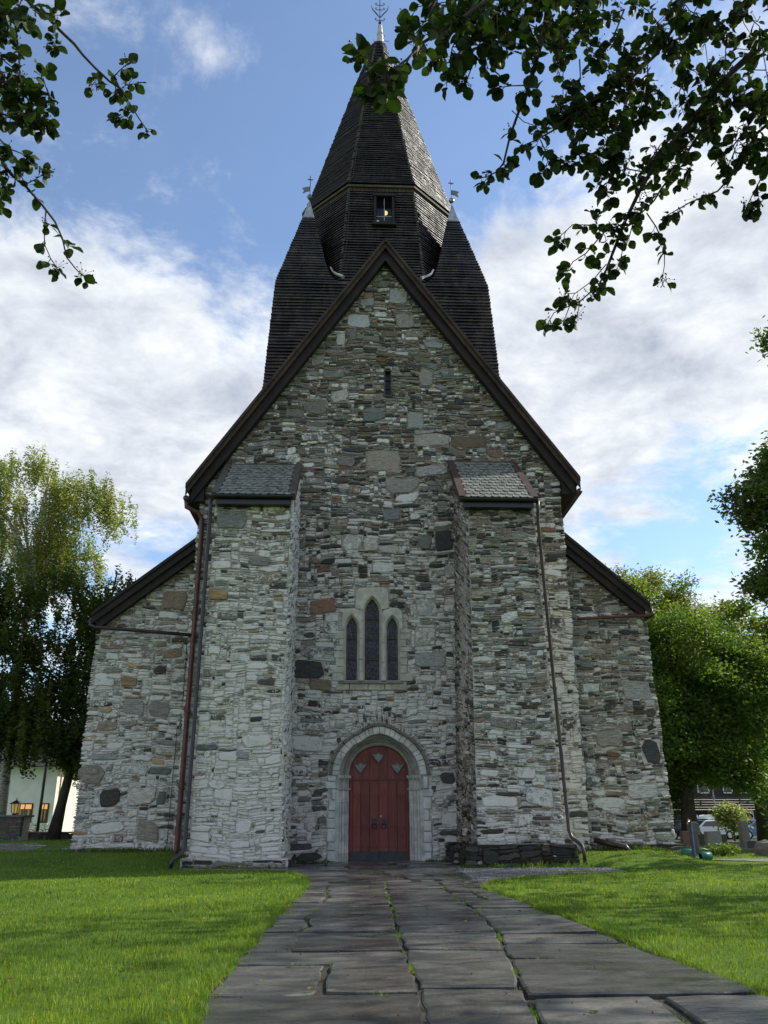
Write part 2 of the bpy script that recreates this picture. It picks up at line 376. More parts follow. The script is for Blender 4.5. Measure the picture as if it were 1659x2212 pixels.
mesh('gravel_bed', [(x, y, -.006) for x, y in gp_+[(7.2, 24.6)]+gq_], [tuple(range(len(gp_)+len(gq_), -1, -1))], 'gravel', kind='structure')
def slab(quad, th, name, parent, mat='wet flagstone', z=.012, jit=.02, rg=rng):
    """one flagstone: an uneven outline with a worn edge"""
    P = [Vector((*p, 0)) for p in quad]; c = sum(P, Vector())/4; o = []
    for k in range(4):
        a, b = P[k], P[(k+1) % 4]; n = max(2, min(6, int((b-a).length/.22)))
        for t in range(n):
            q = a.lerp(b, t/n)
            if t == 0: q = q.lerp(c, .03)
            o.append(q+Vector((rg.uniform(-jit, jit), rg.uniform(-jit, jit), 0)))
    tx, ty = rg.uniform(-.008, .008), rg.uniform(-.008, .008); n = len(o); v = []
    for s, dz in ((1, -th), (1, -.012), (None, 0)):
        for q in o:
            p = q if s else q+(c-q).normalized()*.022
            v.append((p.x, p.y, z+dz+(p.x-c.x)*tx+(p.y-c.y)*ty))
    f = [tuple(range(2*n, 3*n))]
    for r in range(2):
        for k in range(n): k2 = (k+1) % n; f.append((r*n+k, r*n+k2, (r+1)*n+k2, (r+1)*n+k))
    return mesh(name, v, f, mat, parent)
joints = []
def lane(fa, fb_, rows, split):
    for a, b in zip(rows[:-1], rows[1:]):
        cuts = [0.]+split(a, b)+[1.]
        for s, e in zip(cuts[:-1], cuts[1:]):
            g = rng.uniform(.018, .042)
            def X_(y, t): return float(fa(y)+(fb_(y)-fa(y))*t)
            sk = rng.uniform(-.05, .05); s = s+(rng.uniform(-.05, .05) if s not in (0., 1.) else 0)
            gx = rng.uniform(.008, .02); slab([(X_(a, s)+gx, a+g+sk), (X_(a, e)-gx, a+g-sk), (X_(b, e)-gx, b-g-sk), (X_(b, s)+gx, b-g+sk)], .05, 'flagstone', path, z=rng.uniform(.0, .036))
            joints.append((X_(a, e), a, X_(b, e), b)); joints.append((X_(a, s), a, X_(a, e), a))
j1 = lambda y: np.interp(y, [4, 8, 12, 18, 24], [.52, .6, .63, .75, .9]); j2 = lambda y: np.interp(y, [4, 6.9, 11.4, 14, 18, 24], [1.2, 1.38, 1.87, 1.95, 1.9, 2.2])
def half(p): return lambda a, b: [rng.uniform(.38, .62)] if rng.random() < p else []
lane(lambda y: xl(y)+.05*math.sin(y*4.7+1)+.04*math.sin(y*9.1), j1, [4.4, 6.2, 7.73, 9.15, 9.9, 10.7, 11.5, 12.0, 12.9, 13.6, 14.5, 15.2, 16.1, 16.9, 17.7, 18.6, 19.6], lambda a, b: [(.64 if a < 7 else .52 if a < 9 else .3)] if a not in (9.15,) and rng.random() < .85 else [])
lane(j1, j2, [4.9, 6.6, 7.9, 8.75, 10.0, 10.9, 11.45, 12.1, 12.9, 13.8, 14.5, 15.3, 16.2, 17.0, 17.8, 18.6, 19.6], lambda a, b: [])
lane(j2, lambda y: xr(y)-.06+.05*math.sin(y*5.3)+.04*math.sin(y*11+1), [4.2, 6.1, 7.45, 8.5, 9.4, 10.4, 11.2, 12.4, 13.1, 14.2, 15.4, 16.2, 17.0, 18.0, 18.9, 19.6], lambda a, b: [.52] if a in (6.1, 4.2) or a > 15 else [])
wl = lambda y: xl(y); wr = lambda y: np.minimum(xr(y), 2.9)
lane(wl, wr, [19.6, 20.3, 21.2, 21.9, 22.8, 23.5, 24.3, 25.0], lambda a, b: sorted([.28+rng.uniform(-.1, .1), .55+rng.uniform(-.08, .08), .78+rng.uniform(-.08, .08)]))
lane(lambda y: -1.75+0*y, lambda y: 3.2+0*y, [25.0, 25.8, 26.6, 27.3], lambda a, b: sorted([.3+rng.uniform(-.1, .1), .62+rng.uniform(-.1, .1)]))
slab([(-.35, 27.32), (2.3, 27.32), (2.3, 28.62), (-.35, 28.62)], .06, 'door_step', path, z=.03, jit=.008)
# loose gravel by the right buttress
pv = []; pf = []; k = 0
while k < 5200:
    y = rng.uniform(20, 25.0); x = rng.uniform(2.7, 7.2)
    if not (x < xr(y)-.03 and x > wr(y)-.1) or (x > 3.3 and y > 24.85): continue
    s = rng.uniform(.012, .028); o = len(pv); k += 1
    for d in ((1, 0, 0), (-1, 0, 0), (0, 1, 0), (0, -1, 0), (0, 0, .7), (0, 0, -.7)): pv.append((x+d[0]*s*rng.uniform(.7, 1.2), y+d[1]*s*rng.uniform(.7, 1.2), -.002+d[2]*s))
    pf += [(o+a, o+b, o+c) for a, b, c in ((0, 2, 4), (2, 1, 4), (1, 3, 4), (3, 0, 4), (2, 0, 5), (1, 2, 5), (3, 1, 5), (0, 3, 5))]
tag(mesh('gravel_stones', pv, pf, 'gravel'), 'loose grey gravel beside the plinth of the right buttress', 'gravel', kind='stuff')
# wet slab path at far left, gravel path at far right
lp = [PZ(u, v) for u, v in ((-60, 1842), (75, 1838), (95, 1848), (60, 1862), (-60, 1858))]
left_path = mesh('side_path', [(p.x, p.y, gzf(p.x, p.y)+.006) for p in lp], [tuple(range(4, -1, -1))], 'brown gravel', kind='structure')
for q in range(9):
    u, v = rng.uniform(-40, 75), 1843+q*1.8; p = PZ(u, v); w, d = rng.uniform(.5, .9), rng.uniform(.35, .6)
    slab([(p.x-w, p.y-d), (p.x+w, p.y-d+.1), (p.x+w-.1, p.y+d), (p.x-w+.1, p.y+d)], .05, 'flagstone', left_path, z=gzf(p.x, p.y)+.02+.002*q)
rp = [PZ(u, v, .2) for u, v in ((1530, 1858), (1600, 1857), (1720, 1864), (1720, 1882), (1640, 1876), (1580, 1868))]
rp = [(11.0, 27.6), (12.4, 28.0), (16, 27.6), (22, 26.5), (22, 24.2), (15, 25.0), (12.5, 25.9)]
mesh('gravel_walk', [(x, y, gzf(x, y)+.016) for x, y in rp], [tuple(range(len(rp)-1, -1, -1))], 'brown gravel', kind='structure')
mesh('street', [(-80, 66.5, -.57), (120, 66.5, -.57), (120, 82, -.57), (-80, 82, -.57)], [(0, 1, 2, 3)], 'asphalt', kind='structure')
# grass
def blades(name, label, x, y, z, h, w, col, lean=.5):
    n = len(x); a = nr.uniform(0, 2*np.pi, n); la = nr.uniform(0, 2*np.pi, n); l = h*nr.uniform(.1, lean, n)*1.4
    c, s = np.cos(a), np.sin(a); P = np.stack([x, y, z], 1); W = np.stack([c*w, s*w, 0*w], 1)*.5; L = np.stack([np.cos(la)*l, np.sin(la)*l, 0*l], 1); H = np.stack([0*h, 0*h, h], 1)
    v = np.stack([P-W, P+W, P-W*.8+L*.3+H*.6, P+W*.8+L*.3+H*.6, P+L+H], 1).reshape(-1, 3)
    b = np.arange(n)[:, None]*5; f = (b[:, :, None]+np.array([[0, 1, 3], [0, 3, 2], [2, 3, 4]])[None]).reshape(-1, 3)
    o = bulk(name, v, f, 'grass blade', cols=np.repeat(col, 5, 0), kind='stuff'); return tag(o, label, 'grass')
n = 300000; r = np.exp(nr.uniform(np.log(5.2), np.log(48), n)); th = nr.uniform(-.62, .70, n)
x = r*np.sin(th); y = r*np.cos(th)
k = ~onpath(x, y, -.03-.05*np.sin(x*3+y*7)**2) & ~((x > -9.3) & (x < 11.2) & (y > 28.0)) & ~((x > -4.75) & (x < -1.6) & (y > 24.7)) & ~((x > 3.2) & (x < 6.7) & (y > 24.6))
bare = np.sin(x*1.3+2)*np.sin(y*.9+x*.3)+.6*np.sin(x*3.7-y*2.9); k &= ~((bare > 1.05) & (nr.random(n) < .55))
k &= ~((x > 11) & (y > 24.6) & (y < 27.9) & (nr.random(n) < .93)) & ~((x < -9.6) & (y > 29.8) & (y < 37) & (x > -15) & (nr.random(n) < .8))
x, y, r = x[k], y[k], r[k]; n = len(x)
pt = .8*np.sin(x*.9+1)*np.sin(y*.7)+np.sin(x*2.3-y*1.9)*.5+.5*np.sin(x*5.1+y*3.3)*np.sin(y*4.7-x*2.2)+nr.normal(0, .6, n)-.25
col = np.stack([.15+.045*pt, .235+.05*pt, .024+.006*pt], 1)*nr.uniform(.5, 1.35, (n, 1)); col = np.clip(col, .008, 1)
yel = nr.random(n) < .05; col[yel] = col[yel]*np.array([1.9, 1.15, 1.6])
edge = np.minimum(np.abs(x-xl(y)), np.abs(x-xr(y))); tall = 1+.7*np.exp(-edge/.07)
blades('grass', 'bright green mown lawn on both sides of the path', x, y, gz(x, y)-.004, nr.uniform(.024, .066, n)*tall*(1+.25*np.sin(x*2.1)*np.sin(y*1.6+x)), .0042*np.maximum(1, r/7.5), col)
jx = []; 
for a in joints:
    if rng.random() < .8:
        L = math.hypot(a[2]-a[0], a[3]-a[1]); c0 = rng.random(); c1 = min(1, c0+rng.uniform(.2, .8)); dens = 150 if abs(a[0]-a[2]) < .3 else 70
        for q in range(int(L*(c1-c0)*dens)): t = rng.uniform(c0, c1); jx.append((a[0]+(a[2]-a[0])*t+rng.gauss(0, .012), a[1]+(a[3]-a[1])*t+rng.gauss(0, .012)))
jx = np.array(jx); n = len(jx); col = np.stack([nr.uniform(.07, .14, n), nr.uniform(.15, .22, n), nr.uniform(.012, .03, n)], 1)
blades('joint_grass', 'moss and grass tufts growing in the joints of the path', jx[:, 0], jx[:, 1], np.full(n, -.012), nr.uniform(.025, .05, n), np.full(n, .006), col)
# ragged turf edge hanging over the flags
ey = nr.uniform(5, 24, 15000); sd = nr.random(15000) < .5; q = np.abs(nr.normal(0, .05, 15000))*(.4+.9*np.sin(ey*6.1+sd*2)**2)-.03
ex = np.where(sd, xl(ey)+q, xr(ey)-q); n = len(ex); col = np.stack([nr.uniform(.07, .17, n), nr.uniform(.14, .25, n), nr.uniform(.015, .03, n)], 1)
blades('turf_edge', 'ragged longer grass along both edges of the path', ex, ey, np.full(n, .0), nr.uniform(.03, .085, n), .005*np.maximum(1, ey/9), col, 1.0)
# weeds along the foot of the walls
wx = []; 
for (x0, x1, y0, dens) in ((-4.8, -1.9, 24.62, 55), (3.1, 6.8, 24.55, 70), (-9.2, -4.7, 28.15, 60), (6.6, 11.1, 28.0, 80), (-1.9, -.6, 27.85, 40), (2.4, 3.4, 27.8, 90)):
    for q in range(int((x1-x0)*dens*2)): wx.append((rng.uniform(x0, x1), y0+rng.gauss(0, .06)))
wx = np.array(wx); n = len(wx); col = np.stack([nr.uniform(.05, .11, n), nr.uniform(.11, .19, n), nr.uniform(.012, .03, n)], 1)
blades('wall_weeds', 'weeds and longer grass at the foot of the church walls', wx[:, 0], wx[:, 1], gz(wx[:, 0], wx[:, 1]), nr.uniform(.06, .2, n), np.full(n, .022), col)
# fallen red berries on the path and lawn
bv = MB()
for q in range(46):
    x, y = rng.uniform(-1.3, 3.6), rng.uniform(6.2, 11); z = (.026 if onpath(x, y) else .05); r0 = .0085
    bv.add(*lathe([(.15*r0, -r0), (.8*r0, -.6*r0), (r0, 0), (.8*r0, .6*r0), (.15*r0, r0)], (x, y, z), 6))
o = bv.build('fallen_berries', 'berry'); o['kind'] = 'stuff'; tag(o, 'small red berries fallen on the wet flagstones', 'berries')
# ------------------------------------------------------------------ the church
NX0, NX1, NY = -5.62, 7.78, 28.0
AX, AZ = 1.2, 23.6; RE = (8.35, 13.05); LE = (-6.05, 12.6)          # gable apex and eaves
church = thing('stone_church', (1.1, 28, 0), 'medieval rubble-stone church with a steep gable, red arched door and tarred octagonal steeple', 'church')
def rakez(x): return AZ-(x-AX)*(AZ-RE[1])/(RE[0]-AX) if x > AX else AZ-(AX-x)*(AZ-LE[1])/(AX-LE[0])
DC, SPR = .945, 2.62                                                # door centre, springing height
def point_par(w, r):
    rho = w*(.88 if w > 1.28 else .92); q = w-rho; return rho, math.asin(min(1, rho/math.hypot(q, r)))+math.atan2(q, r)
def arch(w, r, c=DC, s=SPR, n=14, foot=None):
    """arch, left foot to right foot; from the size of the outer orders on it is depressed to a point"""
    if w > 1.15:
        rho, ph = point_par(w, r); n1 = n*2//3
        h = [(w-rho+rho*math.cos(ph*t/n1), rho*math.sin(ph*t/n1)) for t in range(n1)]; e = (w-rho+rho*math.cos(ph), rho*math.sin(ph))
        h += [(e[0]*(1-t/(n-n1))+.035*w*math.sin(math.pi*t/(n-n1))*.5, e[1]+(r-e[1])*t/(n-n1)+.035*w*math.sin(math.pi*t/(n-n1))) for t in range(n-n1+1)]
        pts = [(c-x, s+z) for x, z in h]; pts = pts+[(2*c-x, z) for x, z in reversed(pts[:-1])]
        return [(pts[0][0], foot)]+pts+[(pts[-1][0], foot)] if foot is not None else pts
    k = (r*r-w*w)/(2*w); Rr = w+k; a1 = math.atan2(r, k) if abs(k) > 1e-6 else math.pi/2
    p = [(c-(-k+Rr*math.cos(a1*t/n)), s+Rr*math.sin(a1*t/n)) for t in range(n+1)]
    q = [(2*c-x, z) for x, z in reversed(p[:-1])]; pts = p+q
    if foot is not None: pts = [(pts[0][0], foot)]+pts+[(pts[-1][0], foot)]
    return pts
WC = .70; LAN = [(-.71, .185, 5.72, 7.50, .40), (0., .25, 5.72, 8.05, .52), (.71, .185, 5.72, 7.50, .40)]   # offset, half width, sill, spring, rise
def lancet(i, e=0.):
    o, w, z0, z1, r = LAN[i]; return arch(w+e, r+e*1.25, WC+o, z1, 7, z0-e*.6)
slit = [(1.19, 16.65), (1.40, 16.65), (1.40, 17.72), (1.19, 17.72)]
# --- wall bodies (mortar core); the stones are laid on them below
out_n = [(NX0+.05, -.2), (NX1-.07, -.2), (NX1-.07, rakez(NX1)-.75), (AX, AZ-.75), (NX0+.05, rakez(NX0)-.75)]
door_hole = list(reversed(arch(1.30, 1.30, foot=-.15)))
v, f = tess(out_n, [door_hole]+[list(reversed(lancet(i, .05))) for i in range(3)]+[list(reversed(slit))], NY)
mb = MB().add(v, f); n = len(out_n)
mb.add([(x, NY, z) for x, z in out_n]+[(x, 58, z) for x, z in out_n], [(k+n, (k+1) % n+n, (k+1) % n, k) for k in range(n)]+[tuple(range(2*n-1, n-1, -1))])
nave = mb.build('nave_wall', 'lime mortar', church)
def hull8(b, t):
    """block from four floor corners and four top corners, counter-clockwise from above"""
    return list(b)+list(t), [(3, 2, 1, 0), (4, 5, 6, 7)]+[(k, (k+1) % 4, (k+1) % 4+4, k+4) for k in range(4)]
LB = dict(b=[(-4.58, 25.3, -.2), (-1.96, 25.3, -.2), (-1.94, 28.02, -.2), (-4.6, 28.02, -.2)], t=[(-4.56, 25.3, 11.45), (-2.06, 25.3, 11.45), (-2.0, 28.02, 13.3), (-4.56, 28.02, 13.3)])
RB = dict(b=[(3.70, 25.3, -.2), (6.26, 25.3, -.2), (6.28, 28.02, -.2), (3.42, 28.02, -.2)], t=[(3.83, 25.3, 11.4), (6.02, 25.3, 11.4), (6.05, 28.02, 13.5), (3.76, 28.02, 13.5)])
butl = mesh('buttress', *hull8(LB['b'], LB['t']), 'lime mortar', church); butl['label'] = 'left buttress, heavily limewashed'
butr = mesh('buttress', *hull8(RB['b'], RB['t']), 'lime mortar', church); butr['label'] = 'right buttress on a dark mossy plinth'
mb = MB().add(*prism([(-8.88, -.2), (NX0-.01, -.2), (NX0-.01, 7.35), (-8.88, 7.35)], 28.5, 56)).add(*prism([(-8.82, 7.34), (NX0-.012, 7.34), (NX0-.012, 10.35), (-8.82, 7.75)], 28.62, 56))
aisl = mb.build('aisle_wall', 'lime mortar', church); aisl['label'] = 'left aisle wall with white pointing'
mb = MB().add(*prism([(NX1+.01, -.2), (10.69, -.2), (10.53, 8.22), (NX1+.01, 8.22)], 28.5, 56)).add(*prism([(NX1+.012, 8.2), (10.42, 8.2), (10.42, 8.35), (NX1+.012, 10.55)], 28.62, 56))
aisr = mb.build('aisle_wall', 'lime mortar', church); aisr['label'] = 'right aisle wall, darker and rougher'
plin = MB().box(-4.78, -1.70, 25.06, 25.5, -.2, .26).box(-1.76, -1.72, 25.5, 28, -.2, .1)
pll = mesh('plinth', *box(-4.76, -1.74, 25.08, 27.9, -.2, .25), 'lime mortar', church)
plr = mesh('plinth', *hull8([(3.28, 25.02, -.2), (6.6, 25.02, -.2), (6.6, 27.9, -.2), (3.02, 27.9, -.2)], [(3.34, 25.04, .58), (6.52, 25.04, .58), (6.52, 27.9, .58), (3.1, 27.9, .58)]), 'joint soil', church)
pal = mesh('plinth', *box(-9.14, -5.7, 28.32, 30, -.2, .42), 'lime mortar', church)
par = mesh('plinth', *box(7.7, 10.98, 28.30, 30, -.2, .46), 'joint soil', church)
# --- rubble masonry: stones packed on a fine grid, each one a shaped block
STONES = []
PAL = dict(grey=(.29, .272, .25), warm=(.30, .258, .215), green=(.20, .21, .19), slate=(.085, .085, .086), dark=(.09, .08, .068), pale=(.52, .495, .46),
           brown=(.26, .195, .145), rust=(.27, .155, .105), blue=(.30, .305, .30), ochre=(.46, .32, .17), moss=(.035, .038, .018), wet=(.045, .043, .038), cream=(.50, .46, .40))
def pick(w): 
    ks = list(w); return rng.choices(ks, [w[k] for k in ks])[0]
def panel(part, A, B, C, D, inside, cfg, traced=(), ph=0.):
    A, B, C, D = map(Vector, (A, B, C, D)); W = (B-A).length; H = (D-A).length; Nn = (B-A).cross(D-A).normalized()
    cw, ch = .055, .026; ns, nt_ = int(W/cw), int(H/ch)
    def P(s, t, d):
        s += .022*math.sin(2.3*t+1.1*s+ph)+.015*math.sin(5.1*t+ph); t += .040*math.sin(1.25*s+ph*2+.7*t)+.018*math.sin(3.1*s-.9*t+ph)+.008*math.sin(8*s+3*t)
        a, b = s/W, t/H
        return A*(1-a)*(1-b)+B*a*(1-b)+C*a*b+D*(1-a)*b+Nn*d
    free = [[inside(*(lambda p: (p.x, p.y, p.z))(P((i+.5)*cw, (j+.5)*ch, 0))) for i in range(ns)] for j in range(nt_)]
    rects = []
    def take(i, j, w, h, cls=None):
        for q in range(j, j+h):
            for k in range(i, i+w): free[q][k] = False
        rects.append((i, j, w, h, cls))
    def ok(i, j, w, h): return i >= 0 and j >= 0 and i+w <= ns and j+h <= nt_ and all(free[q][k] for q in range(j, j+h) for k in range(i, i+w))
    for (u0, v0, u1, v1, cls) in traced:
        p0 = PY(u0, v1, A.y); p1 = PY(u1, v0, A.y)
        i, j = int((p0.x-A.x)/cw), int((p0.z-A.z)/ch); w, h = max(2, int((p1.x-p0.x)/cw)), max(2, int((p1.z-p0.z)/ch))
        if ok(i, j, w, h): take(i, j, w, h, cls)
    for q in range(int(W*H*cfg.get('big', .8))):
        h = rng.randint(6, 14); w = int(h*.5*rng.uniform(1.0, 2.6))+1; i, j = rng.randrange(ns), rng.randrange(nt_)
        if ok(i, j, w, h): take(i, j, w, h)
    for j in range(nt_):
        i = 0; row = free[j]
        while i < ns:
            if not row[i]: i += 1; continue
            run = 0
            while i+run < ns and row[i+run]: run += 1
            h = rng.choices(cfg.get('hs', (2, 3, 4, 5, 7)), cfg.get('hw', (30, 28, 20, 14, 8)))[0]
            w = max(2, int(h*.5*rng.uniform(2.2, 8.5))); w = min(w, run, 15)
            if run-w < 2: w = run if run < 18 else w
            while h > 1 and not ok(i, j, w, h): h -= 1
            take(i, j, w, h); i += w
    zc = A.z
    for (i, j, w, h, cls) in rects:
        s0, s1, t0, t1 = i*cw, (i+w)*cw, j*ch, (j+h)*ch; cs, ct = (s0+s1)/2, (t0+t1)/2
        gap = rng.uniform(*cfg.get('gap', (.002, .014))); a, b = max(.02, (s1-s0)/2-gap), max(.008, (t1-t0)/2-gap*.8)
        big = w*h > 40
        k = rng.uniform(.62, .93); kb = rng.uniform(.15, .8)
        o = [(-a*k, -b), (a*k*rng.uniform(.8, 1), -b), (a, -b*kb), (a, b*kb), (a*k, b), (-a*k*rng.uniform(.8, 1), b), (-a, b*kb), (-a, -b*kb)]
        if w >= 6: o.insert(1, (rng.uniform(-.3, .3)*a, -b)); o.insert(6, (rng.uniform(-.3, .3)*a, b))
        ja, jb = min(a*.12, .04), min(b*.34, .03); sk_ = rng.gauss(0, .16)*b/a; o = [(x, z+x*sk_) for x, z in o]; o = [(x+rng.uniform(-ja, ja), z+rng.uniform(-jb, jb)) for x, z in o]; n = len(o)
        d = rng.uniform(*cfg.get('deep', (.008, .07))) if not big else rng.uniform(.03, .08)
        tl = rng.uniform(-.25, .25)*min(.02, d); ins = min(.018, b*.35); v = []
        for lay in range(3):
            for x, z in o:
                if lay == 2: x -= math.copysign(min(ins, abs(x)*.4), x); z -= math.copysign(min(ins, abs(z)*.4), z)
                dd = (-.03, d*.62, d+tl*(z/b)+rng.uniform(-.004, .004))[lay]; v.append(P(cs+x, ct+z, dd))
        v.append(P(cs, ct, d+rng.uniform(0, .008))); f = []
        for r in range(2):
            for q in range(n): q2 = (q+1) % n; f.append((r*n+q, r*n+q2, (r+1)*n+q2, (r+1)*n+q))
        f += [(2*n+q, 2*n+(q+1) % n, 3*n) for q in range(n)]
        c3 = v[-1]; z = c3.z
        if cls: name, wash = cls
        else:
            name = pick(cfg['pal'](z) if callable(cfg['pal']) else cfg['pal']); wash = cfg['wash'](c3.x, z)+rng.gauss(0, .22)
            if name in ('slate', 'dark', 'rust', 'ochre', 'green') and rng.random() < .6: wash -= .3
        cc = PAL[name]; m_ = rng.uniform(.62, 1.2)*(1-.22*min(1, max(0, (z-8)/7))); t_ = rng.uniform(-.06, .06)
        STONES.append((part, v, f, (cc[0]*m_*(1+t_), cc[1]*m_, cc[2]*m_*(1-t_)), wash, a*b*4/max(1., (c3-EYE).length)**2))
def butt_hid(x, z):
    return (-4.45 < x < -2.08 and z < 13.2) or (3.95 < x < 5.85 and z < 13.3)
def in_arch(x, z, w, r, s=SPR):
    if z < s: return abs(x-DC) < w
    rho, ph = point_par(w, r); a, b = abs(x-DC)-(w-rho), z-s
    return a*math.cos(ph)+b*math.sin(ph) < rho if math.atan2(b, a) > ph else math.hypot(a, b) < rho
def win_hid(x, z):
    if not 5.35 < z < 8.98: return False
    if z > 8.05: return abs(x-WC) < .62
    return abs(x-WC) < 1.18
def in_nave(x, y, z):
    if z > rakez(x)-.82 or butt_hid(x, z) or win_hid(x, z): return False
    if z < SPR and abs(x-DC) < 1.42 or in_arch(x, z, 1.69, 1.74): return False
    return not (1.15 < x < 1.44 and 16.6 < z < 17.77)
nave_pal = lambda z: dict(grey=22, warm=28, green=8, slate=9, dark=13, pale=8, brown=12, rust=.8, blue=2) if z > 11 else dict(grey=26, warm=22, green=5, slate=9, dark=10, pale=18, brown=7, rust=1, blue=2)
nave_wash = lambda x, z: .05+.47*(1-min(1, max(0, (z-6)/10)))
tr_n = [(675, 1290, 730, 1322, ('rust', .1)), (632, 1425, 705, 1465, ('slate', -.2)), (672, 1466, 720, 1490, ('brown', -.1)), (940, 1145, 980, 1187, ('slate', -.5)), (905, 1152, 936, 1182, ('green', -.5)),
        (740, 1160, 785, 1190, ('pale', .3)), (788, 1162, 822, 1190, ('pale', .2)), (882, 892, 916, 926, ('blue', -.4)), (896, 938, 972, 965, ('pale', .1)), (974, 938, 1046, 966, ('brown', -.4)),
        (792, 972, 866, 1016, ('cream', 0)), (718, 842, 756, 866, ('pale', -.2)), (664, 866, 710, 892, ('warm', -.2)), (752, 680, 800, 708, ('pale', -.3)), (858, 678, 898, 706, ('cream', -.5)), (842, 625, 880, 655, ('pale', -.4)),
        (768, 642, 804, 670, ('pale', -.4)), (730, 720, 750, 746, ('pale', -.3)), (756, 712, 774, 738, ('blue', -.3)), (898, 1412, 964, 1442, ('blue', -.2)), (900, 1290, 945, 1330, ('pale', .3)), (650, 1395, 700, 1420, ('grey', .3)),
        (630, 1590, 700, 1625, ('pale', .5)), (700, 1340, 735, 1365, ('grey', .4)), (810, 795, 842, 820, ('blue', -.5)), (908, 800, 940, 832, ('pale', -.2)), (830, 1095, 870, 1120, ('blue', -.2)), (898, 1010, 968, 1030, ('pale', .2)),
        (835, 1030, 905, 1062, ('cream', .1)), (705, 1325, 738, 1342, ('pale', .4)), (640, 1840, 700, 1860, ('slate', -.4)), (925, 1725, 985, 1770, ('pale', .5)), (640, 1560, 715, 1580, ('grey', .4)), (900, 1355, 945, 1395, ('pale', .3))]
panel(nave, (NX0, NY, 0.), (NX1, NY, 0.), (NX1, NY, 23.4), (NX0, NY, 23.4), in_nave, dict(pal=nave_pal, wash=nave_wash, big=.9), tr_n)
lb = LB; Z = lambda p, z: (p[0], p[1], z)
panel(butl, Z(lb['b'][0], .25), Z(lb['b'][1], .25), lb['t'][1], lb['t'][0], lambda x, y, z: True, dict(pal=dict(grey=24, warm=14, pale=34, dark=5, slate=4, brown=6, green=4, ochre=1), wash=lambda x, z: .72-.04*z, big=.7, gap=(.005, .02), deep=(.008, .055)), [(470, 1102, 540, 1140, ('grey', -.1)), (449, 1276, 495, 1300, ('ochre', -.4))], 1.)
panel(butl, Z(lb['b'][1], .25), Z(lb['b'][2], .25), Vector(lb['t'][2])-Vector((0, 0, .2)), lb['t'][1], lambda x, y, z: True, dict(pal=dict(grey=30, pale=40, warm=12, dark=8), wash=lambda x, z: .5, big=0), (), 2.)
panel(butr, Z(RB['b'][0], .55), Z(RB['b'][1], .55), RB['t'][1], RB['t'][0], lambda x, y, z: True, dict(pal=dict(grey=24, warm=28, pale=20, dark=12, slate=8, brown=7, green=4), wash=lambda x, z: .44-.045*z, big=.5, hw=(42, 32, 16, 7, 3)), [(1140, 1700, 1200, 1740, ('pale', .4)), (1045, 1720, 1120, 1745, ('pale', .6))], 3.)
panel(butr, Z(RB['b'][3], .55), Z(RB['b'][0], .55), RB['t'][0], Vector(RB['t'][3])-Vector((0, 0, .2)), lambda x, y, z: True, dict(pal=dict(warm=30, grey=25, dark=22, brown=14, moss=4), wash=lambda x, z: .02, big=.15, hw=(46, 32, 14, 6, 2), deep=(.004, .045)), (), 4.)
lal = dict(pal=dict(grey=26, warm=18, pale=26, brown=12, rust=1, ochre=1.2, dark=6, slate=4, green=5), wash=lambda x, z: .46-.02*z, big=1.1, gap=(.006, .02), deep=(.008, .05))
panel(aisl, (-8.96, 28.5, .1), (NX0, 28.5, .1), (NX0, 28.5, 7.35), (-8.96, 28.5, 7.35), lambda x, y, z: True, lal,
      [(355, 1400, 400, 1420, ('brown', 0)), (262, 1458, 300, 1482, ('ochre', -.3)), (216, 1702, 266, 1740, ('dark', -.1)), (276, 1702, 340, 1738, ('cream', -.2)), (296, 1772, 352, 1818, ('warm', 0)), (268, 1508, 320, 1545, ('grey', -.1)), (322, 1512, 372, 1548, ('grey', -.1)), (170, 1650, 235, 1690, ('warm', .1)), (195, 1775, 270, 1800, ('pale', .5)), (340, 1710, 362, 1738, ('green', -.3))], 5.)
panel(aisl, (-8.82, 28.62, 7.36), (NX0, 28.62, 7.36), (NX0, 28.62, 10.5), (-8.82, 28.62, 10.5), lambda x, y, z: z < 10.2+(x-NX0)*.81, lal, [(355, 1275, 412, 1315, ('brown', -.3)), (300, 1296, 345, 1318, ('dark', 0))], 6.)
ral = dict(pal=dict(grey=24, warm=26, pale=14, dark=13, slate=8, brown=10, green=5, rust=.8), wash=lambda x, z: .34-.045*z, big=1.2, hw=(36, 30, 18, 10, 6))
panel(aisr, (NX1, 28.5, .1), (10.77, 28.5, .1), (10.61, 28.5, 8.22), (NX1, 28.5, 8.22), lambda x, y, z: True, ral,
      [(1395, 1597, 1432, 1650, ('slate', -.5)), (1354, 1470, 1412, 1512, ('pale', .1)), (1360, 1690, 1420, 1722, ('pale', .2)), (1230, 1530, 1268, 1565, ('pale', .4)), (1290, 1575, 1345, 1610, ('grey', 0)), (1345, 1590, 1388, 1630, ('pale', .1)), (1285, 1720, 1350, 1745, ('pale', .5))], 7.)
panel(aisr, (NX1, 28.62, 8.24), (10.42, 28.62, 8.24), (10.42, 28.62, 10.8), (NX1, 28.62, 10.8), lambda x, y, z: z < 10.4-(x-NX1)*.86, ral, (), 8.)
plc = dict(pal=dict(wet=40, dark=20, moss=14, warm=8), wash=lambda x, z: -.4, big=2.5, hs=(3, 4, 5, 7), hw=(20, 30, 30, 20))
panel(pll, (-4.76, 25.08, -.03), (-1.74, 25.08, -.03), (-1.74, 25.08, .25), (-4.76, 25.08, .25), lambda x, y, z: True, dict(plc, pal=dict(warm=30, dark=30, wet=20, brown=10)), (), 1.2)
panel(pll, (-1.74, 25.08, -.03), (-1.74, 27.9, -.03), (-1.74, 27.9, .25), (-1.74, 25.08, .25), lambda x, y, z: True, plc, (), 1.7)
